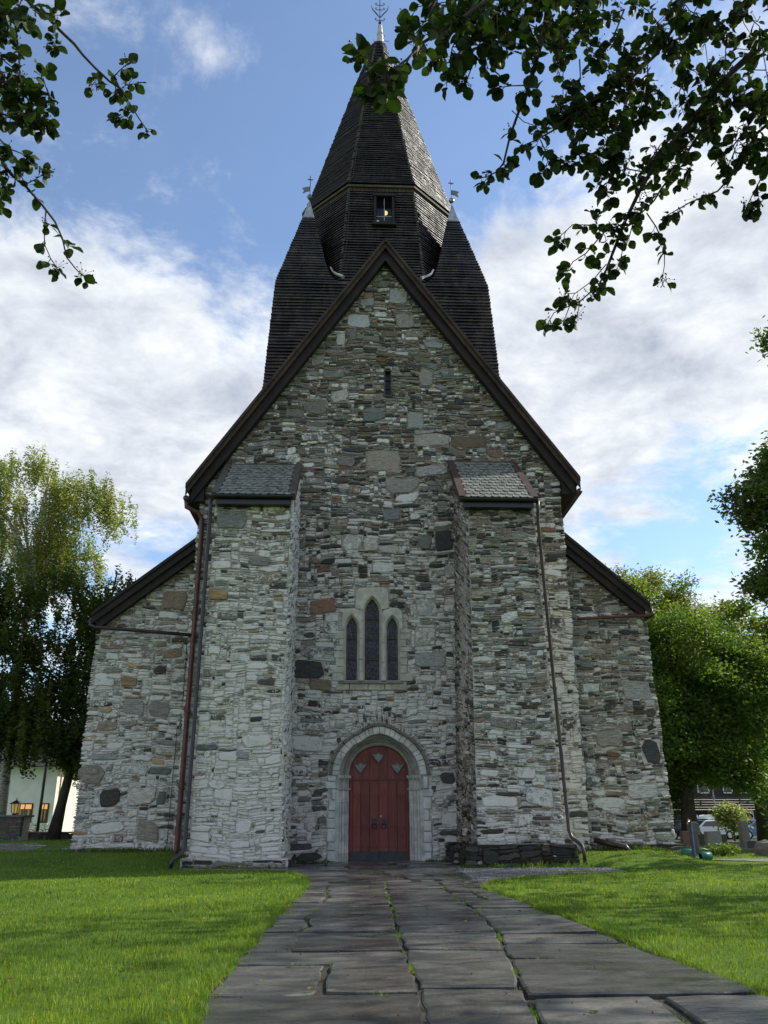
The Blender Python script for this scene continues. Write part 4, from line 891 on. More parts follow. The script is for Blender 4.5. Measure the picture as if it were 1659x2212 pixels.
# hip edges with pale, lichen-grown shingles
for fn, z0, z1, dz, idxs, nm, par_ in ((lambda z: octo(body_a(z)), 28.3, 35.1, .19, (5, 6), 'hip', ob), (lambda z: octo(spire_a(z)), 35.5, 51.5, .185, (5, 6), 'hip', sp_)):
    for q in idxs:
        mb = MB(); z = z0
        while z < z1:
            x, y = fn(z)[q]; s = rng.uniform(.045, .085); d = Vector((x-TX, y-TY)).normalized()*.055
            if rng.random() < .85: mb.box(x+d.x-s, x+d.x+s, y+d.y-.05, y+d.y+.05, z-.02, z+rng.uniform(.05, .11))
            z += dz
        mb.build('hip_shingles', 'grey trim board', par_, kind='stuff')
wire = [Vector((*octo(spire_a(z))[5], z)) for z in (48, 44, 41, 38, 36)]+[Vector((*octo(4.66)[5], 35.3))]+[Vector((*octo(body_a(z))[5], z)) for z in (34, 31, 29)]
mesh('conductor_wire', *tube([p+Vector((.12+.06*math.sin(k*2), -.14, 0)) for k, p in enumerate(wire)], .011, 5), 'grey trim board', sp_)
# tower window
x0, x1, z0, z1, yf = .98, 2.12, 32.2, 34.25, 36.80
tw = MB().box(x0, x0+.13, yf, yf+.35, z0, z1).box(x1-.13, x1, yf, yf+.35, z0, z1).box(x0-.06, x1+.06, yf-.06, yf+.4, z1-.14, z1+.02).box(x0-.1, x1+.1, yf-.1, yf+.3, z0-.1, z0+.06).build('tower_window', 'brown bargeboard', church)
mesh('shade_panel', *box(x0+.1, x1-.1, yf+.26, yf+.34, z0, z1), 'dark void', tw)  # near-black panel painted as the unlit inside of the tower
for a, b in ((x0+.15, 1.545), (1.575, x1-.15)):
    for c, d in ((z0+.1, z0+.62), (z0+.66, z0+1.2)): mesh('pane', *box(a, b, yf+.2, yf+.22, c, d), 'leaded glass', tw)
mesh('glazing_bar', *box(1.545, 1.575, yf+.16, yf+.24, z0, z1-.1), 'lead', tw); mesh('glazing_bar', *box(x0+.13, x1-.13, yf+.17, yf+.23, z0+.62, z0+.66), 'lead', tw)
mesh('lamp', [(1.6, yf+.19, z0+.9)]+[(1.6+.15*math.cos(t), yf+.19, z0+.9+.17*math.sin(t)) for t in [(-math.pi/2+math.pi*k/10) for k in range(11)]]+[(1.6, yf+.205, z0+.9)], [(0, k, k+1) for k in range(1, 11)], 'tower lamp', tw)
mesh('security_camera', *tube([(1.17, yf-.02, z0+.16), (1.22, yf+.05, z0+.2)], .05, 8), 'white render', tw)
# zinc cap and wrought finial
mesh('spire_cap', *lathe([(.48, 0), (.40, .25), (.26, .45), (.24, .55), (.20, 1.2), (.24, 1.25), (.20, 1.32), (.13, 2.1), (.06, 2.2)], (TX+.12, TY, 51.5), 8), 'old zinc', sp_)
fx, fy, fz = TX+.12, TY, 53.85
fin = mesh('finial', *tube([(fx, fy, fz-.3), (fx, fy, fz+4.6)], .035, 6), 'wrought iron', sp_)
mesh('finial_ball', *lathe([(.02, -.13), (.1, -.08), (.13, 0), (.1, .08), (.02, .13)], (fx, fy, fz), 10), 'wrought iron', fin)
mb = MB()
for sx in (-1, 1):
    mb.tube([(fx, fy, fz+.3), (fx+sx*.15, fy, fz+.22), (fx+sx*.32, fy, fz+.3), (fx+sx*.36, fy, fz+.42), (fx+sx*.28, fy, fz+.46), (fx+sx*.25, fy, fz+.38)], .025, 5)
    mb.tube([(fx, fy, fz+.5), (fx+sx*.25, fy, fz+.9), (fx+sx*.52, fy, fz+1.3), (fx+sx*.64, fy, fz+1.75)], [.03, .05, .04, .01], 5)
    for h in (1.5, 1.95): mb.tube([(fx, fy, fz+h-.2), (fx+sx*.2, fy, fz+h-.22), (fx+sx*.34, fy, fz+h-.1), (fx+sx*.3, fy, fz+h), (fx+sx*.2, fy, fz+h-.05)], .025, 5)
mb.build('scrollwork', 'wrought iron', fin)
mb = MB()
for k in range(6): a = k*1.3; z = 50.6+.33*k; r = max(.2, spire_a(min(z, 51.7))); mb.tube([(fx+r*math.cos(a), fy+r*math.sin(a), z), (fx+(r+.25)*math.cos(a), fy+(r+.25)*math.sin(a), z), (fx+(r+.3)*math.cos(a), fy+(r+.3)*math.sin(a), z+.12)], .018, 4)
mb.build('climbing_hooks', 'wrought iron', sp_)
# ------------------------------------------------------------------ trees
def leaf_cloud(C, size, cols, flat=.55):
    """diamond leaves at centres C (n,3)"""
    n = len(C); a = nr.normal(size=(n, 3)); a[:, 2] *= flat; a /= np.linalg.norm(a, axis=1)[:, None]
    b = nr.normal(size=(n, 3)); b -= a*(a*b).sum(1)[:, None]; b /= np.linalg.norm(b, axis=1)[:, None]
    s = size*nr.uniform(.6, 1.3, (n, 1)); v = np.stack([C-a*s, C+b*s*.45+a*s*.1, C+a*s, C-b*s*.45+a*s*.1], 1).reshape(-1, 3)
    return v, np.arange(n*4).reshape(-1, 4), np.repeat(cols, 4, 0)
def tree(name, label, base, top, rad, blobs, leaf, col, per=90, spread=.55, droop=0., bark='bark', limbs=14, group=None, lean=(0, 0), seed=0, fork=.35, hang=1.6, squash=.7):
    """blobs: (x, y, z, rx, ry, rz, clusters)"""
    global nr
    nr = np.random.default_rng(100+seed); rg = random.Random(seed)
    t = thing(name, base, label, 'tree', group)
    bx, by, bz = base; pts = []; rr = []; H = top-bz
    for k in range(9):
        q = k/8; pts.append((bx+lean[0]*q+rg.gauss(0, .05*H*.02*k), by+lean[1]*q, bz-.1+H*q*.92)); rr.append(rad*(1-.85*q)*(1.35 if k == 0 else 1))
    mesh('trunk', *tube(pts, rr, 9), bark, t, smooth=True)
    C = []; 
    for (x, y, z, rx, ry, rz, m_) in blobs:
        d = nr.normal(size=(m_, 3)); d /= np.linalg.norm(d, axis=1)[:, None]; r = nr.uniform(.25, 1, (m_, 1))**.5*nr.uniform(.82, 1.12, (m_, 1))
        C.append(np.array([x, y, z])+d*r*np.array([rx, ry, rz]))
    C = np.concatenate(C); mb = MB(); idx = list(range(len(C))); rg.shuffle(idx)
    for k in idx[:limbs]:
        e = Vector(C[k]); q = min(.92, max(fork, (e.z-bz-1.0)/H*.8)); s = Vector(pts[0]).lerp(Vector(pts[-1]), 0); j = q*8; i0 = min(7, int(j)); s = Vector(pts[i0]).lerp(Vector(pts[i0+1]), j-i0)
        m1 = s.lerp(e, .5)+Vector((rg.gauss(0, .3), rg.gauss(0, .3), .08*(e-s).length)); r0 = rad*(1-.85*q)*.55; mb.tube([s, m1, e], [r0, r0*.6, r0*.15+.01], 6)
    mb.build('limbs', bark, t)
    n = len(C); G = np.repeat(C, per, 0); off = nr.normal(size=(n*per, 3))*spread; off[:, 2] *= squash
    if droop:
        ln = nr.uniform(0, 1, n*per)**1.0; sid = nr.integers(0, 7, n*per)+np.repeat(np.arange(n), per)*7
        base_o = nr.normal(size=(n*7, 3))*spread*.9; off = base_o[sid]*np.array([1, 1, .5])+nr.normal(size=(n*per, 3))*.09; off[:, 2] -= ln*hang*nr.uniform(.5, 1, n*7)[sid]
        off[:, 0] += .18*ln*droop
    cv = np.repeat(nr.uniform(.72, 1.28, (n, 1)), per, 0)*nr.uniform(.65, 1.35, (n*per, 1)); hue = np.repeat(nr.normal(0, .06, (n, 1)), per, 0)
    cc = np.array(col)[None]*cv; cc[:, 0] *= (1+2*hue[:, 0]); cc = np.clip(cc, .004, 1)
    v, f, c = leaf_cloud(G+off, leaf, cc); bulk('crown', v, f, 'leaf', t, cols=c)
    return t
g0 = lambda x, y: (x, y, gzf(x, y))
tree('birch_tree', 'tall weeping birch with yellowing leaves and a white trunk left of the church', g0(-18.3, 46), 23.0, .32,
     [(-19.5, 46, 20.3, 3.2, 2.5, 2.4, 34), (-15.6, 46, 18.3, 3.0, 2.4, 2.8, 34), (-19, 46, 17.6, 4.2, 3, 2.6, 44), (-22, 46, 16, 3, 3, 4, 30), (-16.2, 46, 15.4, 2.6, 2.2, 1.8, 20), (-14.4, 46, 19.6, 1.3, 1.2, .9, 7)], .085, (.21, .235, .075), 330, .42, 1.0, 'birch bark', 26, seed=1, fork=.55, hang=2.1)
tree('shady_birch', 'dark drooping tree filling the space below the tall birch, beside the left aisle', g0(-14.2, 42.5), 15.0, .26,
     [(-15.8, 42.5, 11.6, 4.2, 3, 2.8, 60), (-12.6, 43, 11.6, 2.2, 2.2, 2.2, 30), (-17.2, 42.5, 7.8, 3.4, 3, 2.7, 56), (-13.0, 42.5, 7.6, 2.8, 2.6, 2.7, 50), (-16.5, 42, 5.6, 4.0, 2.6, 1.3, 40), (-19.5, 42.5, 9.5, 2.4, 2.4, 4, 40), (-12.6, 42.0, 4.9, 1.6, 1.4, 1.3, 26)], .10, (.065, .095, .018), 340, .5, .4, 'bark', 24, seed=2, lean=(1.6, .4), fork=.3, hang=1.35)
tree('young_birch', 'slender young tree with a thin trunk touching the left aisle corner', g0(-12.2, 41.0), 10.0, .10,
     [(-12.0, 41.2, 7.0, 1.6, 1.5, 3.0, 40)], .09, (.05, .075, .014), 300, .4, .4, 'bark', 12, seed=3, lean=(.5, .2), hang=1.3)
tree('lime_tree', 'broad lime tree with a rounded sunlit top behind the right aisle', g0(20.5, 58), 19, .45,
     [(21.2, 58, 15.0, 3.8, 3.5, 3.4, 80), (17.6, 58, 13.6, 3.2, 3, 3.2, 60), (20.5, 56, 10.2, 4.8, 3.5, 3.2, 80), (25.0, 58, 12.6, 3.2, 3, 3.2, 50), (16.2, 55, 8.6, 2.6, 2.6, 3.4, 44), (22, 55, 6.4, 4.5, 3, 2.2, 50)], .125, (.14, .18, .045), 400, .52, 0, 'bark', 24, seed=4)
tree('maple_tree', 'leafy maple with a dark trunk among the gravestones right of the aisle', g0(17.6, 44.5), 13.0, .42,
     [(18.2, 44.5, 9.6, 3.6, 3, 2.6, 70), (15.6, 44.5, 7.4, 1.8, 2.4, 2.8, 44), (19.8, 44, 6.6, 3.2, 2.6, 2.2, 56), (16.4, 43.5, 5.0, 2.2, 2, 1.6, 26), (17.0, 45.5, 3.5, 1.1, 1.2, 2.1, 34), (16.6, 47, 5.8, 1.3, 1.2, 3.2, 30), (20.6, 43.8, 3.3, 1.3, 1.0, .8, 12), (19.2, 43.5, 3.9, 2.0, 1.4, 1.3, 30), (17, 46, 4.0, 2.0, 1.5, 1.4, 24), (22, 45, 8.5, 2.4, 2.4, 3, 40)], .105, (.10, .155, .034), 330, .45, 0, 'bark', 22, seed=5)
tree('dark_maple', 'dark forked tree behind the tall gravestone at the right edge', g0(23.2, 48), 15, .38,
     [(23.5, 48, 10.4, 3.6, 3, 3, 60), (21.6, 47.5, 6.0, 2.8, 2.4, 1.8, 36), (20.6, 47, 3.9, 2.2, 1.4, 1.2, 26), (24, 47, 4.0, 2, 1.5, 1.4, 20), (26, 48, 7.4, 3, 3, 3, 46)], .16, (.14, .185, .042), 150, .42, 0, 'bark', 18, seed=6, fork=.2)
tree('horse_chestnut', 'tall chestnut with star-shaped leaf clusters reaching in from the right edge', g0(24.6, 37.0), 30, .5,
     [(23.4, 37, 17.6, 2.4, 2.4, 3.0, 44), (22.0, 37, 18.0, 1.5, 1.6, 1.8, 16), (21.6, 37, 12.2, 1.8, 1.6, 1.4, 16), (20.2, 37, 15.9, 1.5, 1.5, .8, 12), (21.8, 37, 13.8, 2.6, 2.4, 1.8, 34), (22.6, 36.5, 10.0, 2.6, 2.4, 2.4, 40), (20.6, 36.5, 11.6, 1.5, 1.5, .9, 12), (26, 37, 19, 3.3, 3.5, 7, 60), (23.2, 37, 25.2, .8, .8, .8, 5), (23.4, 37, 22.6, .6, .8, .5, 3), (23.4, 36.5, 6.6, 1.7, 1.8, 1.6, 20)], .15, (.09, .14, .036), 220, .45, 0, 'bark', 30, seed=7)
OT = PY(1584, 1790, 60).x
tree('ornamental_tree', 'small pale-leaved tree in front of the white car', g0(OT, 60), 2.0, .08,
     [(OT-.1, 60, 1.05, .75, .75, .75, 22), (OT-.6, 60, 1.4, .4, .4, .3, 6)], .11, (.20, .23, .12), 150, .3, 0, 'bark', 9, seed=8)
# the row of trees just out of frame on the sunny side: they dapple the lawn
for k, (x, y, h, s) in enumerate(((18.0, 18.5, 19, 1.0), (22.0, 28.0, 21, 1.0), (15.0, 8.5, 16, .9))):
    tree('lime_tree', ('lime tree shading the lawn to the right of the path', 'lime tree by the gravel walk at the far right', 'lime tree beside the viewer on the right')[k], g0(x, y), h, .3,
         [(x, y, h*.60, 3.7*s, 3.7*s, 4.0*s, 46), (x, y, h*.82, 2.8*s, 2.8*s, 2.6*s, 22), (x+1.5, y-1.4*s, h*.45, 2.6*s, 2.6*s, 2.2*s, 14)], .22, (.08, .13, .022), 20, .75, 0, 'bark', 12, group='row of lime trees along the right side', seed=20+k)
# bushes and low plants
def bush(name, label, x, y, r, h, col, n, leaf, cat='shrub'):
    z = gzf(x, y); t = thing(name, (x, y, z), label, cat); mb = MB(); rg = random.Random(n)
    for k in range(9): a = rg.uniform(0, 6.28); mb.tube([(x, y, z-.03), (x+r*.4*math.cos(a), y+r*.4*math.sin(a), z+h*.5), (x+r*.7*math.cos(a), y+r*.7*math.sin(a), z+h*.85)], [.018, .012, .005], 5)
    mb.build('stems', 'bark', t)
    d = nr.normal(size=(n, 3)); d /= np.linalg.norm(d, axis=1)[:, None]; C = np.array([x, y, z+h*.5])+d*nr.uniform(.4, 1.05, (n, 1))*np.array([r, r, h*.52]); C[:, 2] = np.maximum(C[:, 2], z+.02)
    v, f, c = leaf_cloud(C, leaf, np.array(col)[None]*nr.uniform(.6, 1.4, (n, 1))); bulk('foliage', v, f, 'leaf', t, cols=c); return t
bush('low_shrub', 'low leafy shrub on the lawn in front of the grey gravestone', 12.85, 29.9, .62, .42, (.10, .15, .03), 900, .055)
bush('hedge_shrub', 'rhododendron shrub with long leaves at the right edge behind the headstones', 20.8, 40.0, 1.5, 3.3, (.09, .16, .03), 1800, .15)
bush('ivy_shrub', 'dark shrub at the foot of the right aisle corner', 12.9, 38.5, .8, 2.6, (.035, .06, .014), 1500, .10)
bush('cotoneaster', 'dark low shrub between the white car and the gravestones', 17.6, 55, 2.2, .55, (.04, .06, .015), 1200, .10)

# --- the two whitebeams whose branches hang into the picture
def wb_leaf(seed):
    """toothed, lobed whitebeam leaf, 1 unit long along +y, folded on the midrib"""
    rg = random.Random(seed); side = [(.0, .0), (.10, .05), (.20, .14), (.24, .13), (.31, .26), (.35, .25), (.39, .39), (.42, .38), (.40, .50), (.44, .51), (.36, .64), (.39, .66), (.27, .79), (.29, .82), (.14, .93), (.12, .95), (0, 1.0)]
    side = [(x*rg.uniform(.92, 1.08), y) for x, y in side]; n = len(side); fold = rg.uniform(.12, .3); curl = rg.uniform(.05, .22)
    mid = [(0, y) for _, y in side]; v = [(x, y, -fold*abs(x)*.5-curl*(y-.4)**2+rg.uniform(-.01, .01)) for x, y in mid]
    for sg in (1, -1): v += [(sg*x, y, fold*abs(x)-curl*(y-.4)**2+.02*math.sin(9*y+seed)) for x, y in side]
    f = []
    for k in range(n-1):
        f.append((k, n+k, n+k+1, k+1)); f.append((k+1, 2*n+k+1, 2*n+k, k))
    return v, f
LEAFV = [wb_leaf(s) for s in (1, 2, 3)]
LEAF_COL = [(.030, .056, .010), (.042, .072, .013), (.026, .046, .012), (.06, .085, .024)]
LEAF_ME = [meshdata('leaf', *LEAFV[s % 3], 'whitebeam leaf', cols=[LEAF_COL[s % 4]]*len(LEAFV[s % 3][0])) for s in range(12)]
def whitebeam(label, trunk_at, limbs_px, twigs_px, fill, seed, crown_c, off_twigs):
    rg = random.Random(seed); x0, y0 = trunk_at; z0 = gzf(x0, y0); t = thing('whitebeam_tree', (x0, y0, z0), label, 'tree')
    tp = [(x0, y0, z0-.1), (x0+.05, y0, 1.2), (x0-.05, y0+.05, 2.6), (x0*.985, y0+.1, 4.2), (x0*.96, y0+.2, 6.0), (x0*.95, y0, 8.2)]
    mesh('trunk', *tube(tp, [.30, .23, .2, .17, .12, .05], 10), 'bark', t, smooth=True)
    br = MB(); leaves = []; berries = []
    def leaf_at(p, d, sc):
        d = (d+Vector((0, 0, -.35))+Vector((rg.gauss(0, .5), rg.gauss(0, .5), rg.gauss(0, .35)))).normalized()
        nz = Vector((rg.gauss(0, .55), rg.gauss(0, .55), 1)); nz = (nz-d*nz.dot(d)).normalized(); xa = d.cross(nz)
        pet = p+d*.018*rg.uniform(.6, 1.6); br.tube([p, pet], .0018, 4)
        leaves.append((pet, xa, d, nz, sc*rg.uniform(.62, 1.28)))
    def cluster(p, d, n, sc=.1):
        for k in range(n):
            a = 2.4*k+rg.random(); o = d.orthogonal().normalized(); b = d.cross(o); leaf_at(p-d*.012*k*rg.random()*2, d*.6+(o*math.cos(a)+b*math.sin(a))*.9, sc)
        if rg.random() < .42:
            for k in range(rg.randint(3, 9)):
                q = p+Vector((rg.gauss(0, .035), rg.gauss(0, .035), rg.uniform(-.01, .08))); br.tube([p, p.lerp(q, .6)+Vector((0, 0, .01)), q], .0012, 4); berries.append(q)
    BP = []
    def walk(P, r0, r1, step, dens, sc, spur, keep=True):
        P = [Vector(p) for p in P]; n = len(P)
        if keep: BP.extend(a.lerp(b, q/5) for a, b in zip(P[:-1], P[1:]) for q in range(6))
        br.tube(P, [r0+(r1-r0)*k/(n-1) for k in range(n)], 6)
        for a, b in zip(P[:-1], P[1:]):
            L = (b-a).length; m_ = max(1, int(L/step)); d = (b-a).normalized()
            for k in range(m_):
                if rg.random() > dens*1.18: continue
                p = a.lerp(b, (k+rg.random())/m_); o = d.orthogonal().normalized(); o.rotate(Matrix.Rotation(rg.uniform(0, 6.28), 3, d)); q = p+(o*.8+d*.5+Vector((0, 0, -.25)))*spur*rg.uniform(.3, 1.2)
                br.tube([p, p.lerp(q, .5)+Vector((rg.gauss(0, .008), 0, .01)), q], [.004, .003, .0022], 4); cluster(q, (q-p).normalized(), rg.randint(3, 4), sc)
        cluster(P[-1], (P[-1]-P[-2]).normalized(), rg.randint(4, 6), sc)
    for P, r0, r1 in limbs_px:
        pts = [PD(*q) if len(q) == 3 else Vector(q[:3]) for q in P]; br.tube(pts, [r0+(r1-r0)*k/(len(pts)-1) for k in range(len(pts))], 7)
    for P, d0, d1, r0, r1, step, dens, sc, spur in twigs_px:
        n = len(P); pts = [PD(u+rg.gauss(0, 1.5), v+rg.gauss(0, 1.5), d0+(d1-d0)*k/(n-1)) for k, (u, v) in enumerate(P)]; walk(pts, r0, r1, step, dens, sc, spur)
    for (u0, v0, u1, v1, n, d0, d1) in fill:
        for k in range(n):
            u, v, d = rg.uniform(u0, u1), rg.uniform(v0, v1), rg.uniform(d0, d1); p = PD(u, v, d); s = p+(Vector(crown_c)-p).normalized()*rg.uniform(.35, .6)+Vector((0, 0, .12)); e = p+Vector((rg.gauss(0, .06), rg.gauss(0, .06), -rg.uniform(.05, .2))); near = min(BP, key=lambda b: (b-p).length_squared); s = near if (near-p).length < 1.6 else s
            walk([s, s.lerp(p, .5)+Vector((0, 0, .05)), p, e], .005, .003, .1, .75, .09, .06, (near-p).length < 1.6)
    k = 0
    while k < off_twigs:                                           # the rest of the crown, above and beside the picture
        d = Vector((rg.gauss(0, 1), rg.gauss(0, 1), rg.gauss(0, .6))); d.normalize(); p = Vector(crown_c)+Vector((d.x*3.4, d.y*3.4, d.z*1.9))*rg.uniform(.45, 1)
        q = proj(p)
        if q[2] > 0 and -160 < q[0] < 1820 and q[1] > -160: continue
        k += 1; s = p.lerp(Vector(crown_c), .3); walk([s, s.lerp(p, .5)+Vector((0, 0, .06)), p, p+Vector((rg.gauss(0, .1), rg.gauss(0, .1), -.2))], .014, .004, .13, .9, .11, .09)
    br.build('branches', 'bark', t)
    leaves.sort(key=lambda q: -(q[4]/max(.5, proj(q[0])[2]) if -60 < proj(q[0])[0] < 1720 and -60 < proj(q[0])[1] < 2300 and proj(q[0])[2] > 0 else 0))
    rest_v, rest_f, rest_c = [], [], []
    for k, (p, xa, d, nz, sc) in enumerate(leaves):
        Mx = Matrix((xa, d, nz)).transposed().to_4x4()
        if k < 300:
            o = bpy.data.objects.new('leaf', LEAF_ME[rg.randrange(12)]); o.matrix_basis = Matrix.Translation(p) @ Mx @ Matrix.Scale(sc, 4); put(o, t)
        else:
            vv, ff = LEAFV[rg.randrange(3)]; M3 = np.array(Mx.to_3x3()); a = np.array(vv)@M3.T*sc+np.array(p); b = sum(len(q) for q in rest_v)
            rest_v.append(a); rest_f.append(np.array(ff)+len(rest_v[0])*(len(rest_v)-1)); rest_c.append(np.tile(LEAF_COL[rg.randrange(4)], (len(a), 1)))
    if rest_v: bulk('foliage', np.concatenate(rest_v), np.concatenate(rest_f), 'whitebeam leaf', t, cols=np.concatenate(rest_c), kind='stuff')
    mb = MB()
    for q in berries: mb.add(*lathe([(.001, -.0065), (.0055, -.003), (.0062, .001), (.003, .006)], q, 6))
    o = mb.build('berries', 'berry', t, kind='stuff', smooth=True); return len(leaves)
def L8(*p): return [(x*.3001, y*.3001) for x, y in p]
def RA(*p): return [(696.7+x*.33, y*.33) for x, y in p]
def RB_(*p): return [(1128+x*.345, y*.345) for x, y in p]
S = .05
tw_l = [(L8((150, -60), (230, 30), (330, 110), (430, 210), (530, 310), (600, 400), (690, 490), (800, 575), (870, 640), (925, 740), (1000, 850), (1075, 940)), 6.6, 6.6, .016, .004, .2, .0, .085, S),
        (L8((380, 150), (385, 120), (395, 60)), 6.5, 6.5, .004, .003, .06, .7, .085, S), (L8((390, 200), (405, 270), (385, 340)), 6.5, 6.4, .004, .003, .09, .6, .08, S), (L8((690, 490), (720, 545), (660, 620)), 6.6, 6.6, .004, .003, .08, .8, .082, S),
        (L8((800, 575), (860, 510), (915, 450)), 6.6, 6.6, .005, .003, .12, .4, .08, .03), (L8((825, 600), (850, 690)), 6.6, 6.6, .004, .003, .08, .9, .075, .03), (L8((870, 640), (920, 600), (960, 600)), 6.6, 6.6, .004, .003, .09, .8, .08, .04),
        (L8((925, 740), (930, 790)), 6.6, 6.6, .004, .003, .06, 1, .085, .04), (L8((960, 800), (900, 830), (870, 850)), 6.6, 6.6, .004, .003, .1, .6, .08, .04),
        (L8((20, -60), (60, 60), (110, 170), (125, 300), (130, 400), (140, 560), (190, 700), (240, 830), (330, 920)), 6.5, 6.3, .012, .004, .075, .95, .09, .10), (L8((-40, 500), (30, 540), (120, 640), (210, 690), (290, 620), (310, 500)), 6.4, 6.4, .009, .003, .08, .9, .09, .09),
        (L8((120, 180), (40, 120), (10, 20)), 6.6, 6.6, .006, .003, .09, .8, .085, .08), (L8((310, 560), (340, 680), (350, 760)), 6.4, 6.3, .004, .003, .07, .9, .085, .06), (L8((100, 20), (180, 80), (230, 160)), 6.6, 6.6, .006, .003, .08, .9, .09, .08), (L8((-60, 330), (40, 450), (120, 500)), 6.4, 6.4, .007, .003, .08, .9, .09, .09),
        (L8((-60, 790), (50, 840), (120, 870), (240, 890)), 6.4, 6.4, .010, .004, .11, .5, .09, .07),
        (L8((-60, 1020), (0, 1120), (80, 1250), (180, 1330), (300, 1470), (400, 1590), (440, 1720), (480, 1850), (545, 1930), (590, 1985)), 6.5, 6.5, .014, .004, .1, .75, .082, .06), (L8((330, 1510), (320, 1640), (330, 1760), (370, 1870), (420, 1940)), 6.5, 6.5, .006, .003, .1, .75, .08, .05),
        (L8((180, 1330), (260, 1290), (320, 1250)), 6.5, 6.5, .005, .003, .1, .7, .085, .05), (L8((-40, 960), (60, 1060), (150, 1100), (190, 1140)), 6.4, 6.4, .007, .003, .09, .85, .085, .07), (L8((40, 1180), (60, 1280), (40, 1330)), 6.5, 6.5, .006, .003, .09, .9, .085, .07), (L8((180, 1330), (150, 1260), (170, 1220)), 6.5, 6.5, .005, .003, .09, .8, .085, .06)]
lim_l = [([(-6.0, 4.6, 3.8, 0), (-4.8, 5.3, 5.2, 0), (-4.0, 5.5, 6.6, 0), (-60*.3, -90, 6.6)], .10, .02), ([(-6.1, 4.6, 3.0, 0), (-4.9, 5.6, 3.9, 0), (-20, 300, 6.5)], .07, .016)]
lim_l = [([tuple(q[:3])+(0,) if len(q) == 4 else q for q in P], a, b) for P, a, b in lim_l]
nl = whitebeam('whitebeam with red berries whose branches hang in at the upper left', (-6.2, 4.6), lim_l, tw_l, [(-140, -60, 70, 270, 22, 6.0, 6.8), (-120, 270, 25, 420, 10, 6.0, 6.8)], 31, (-5.2, 4.3, 6.6), 240)
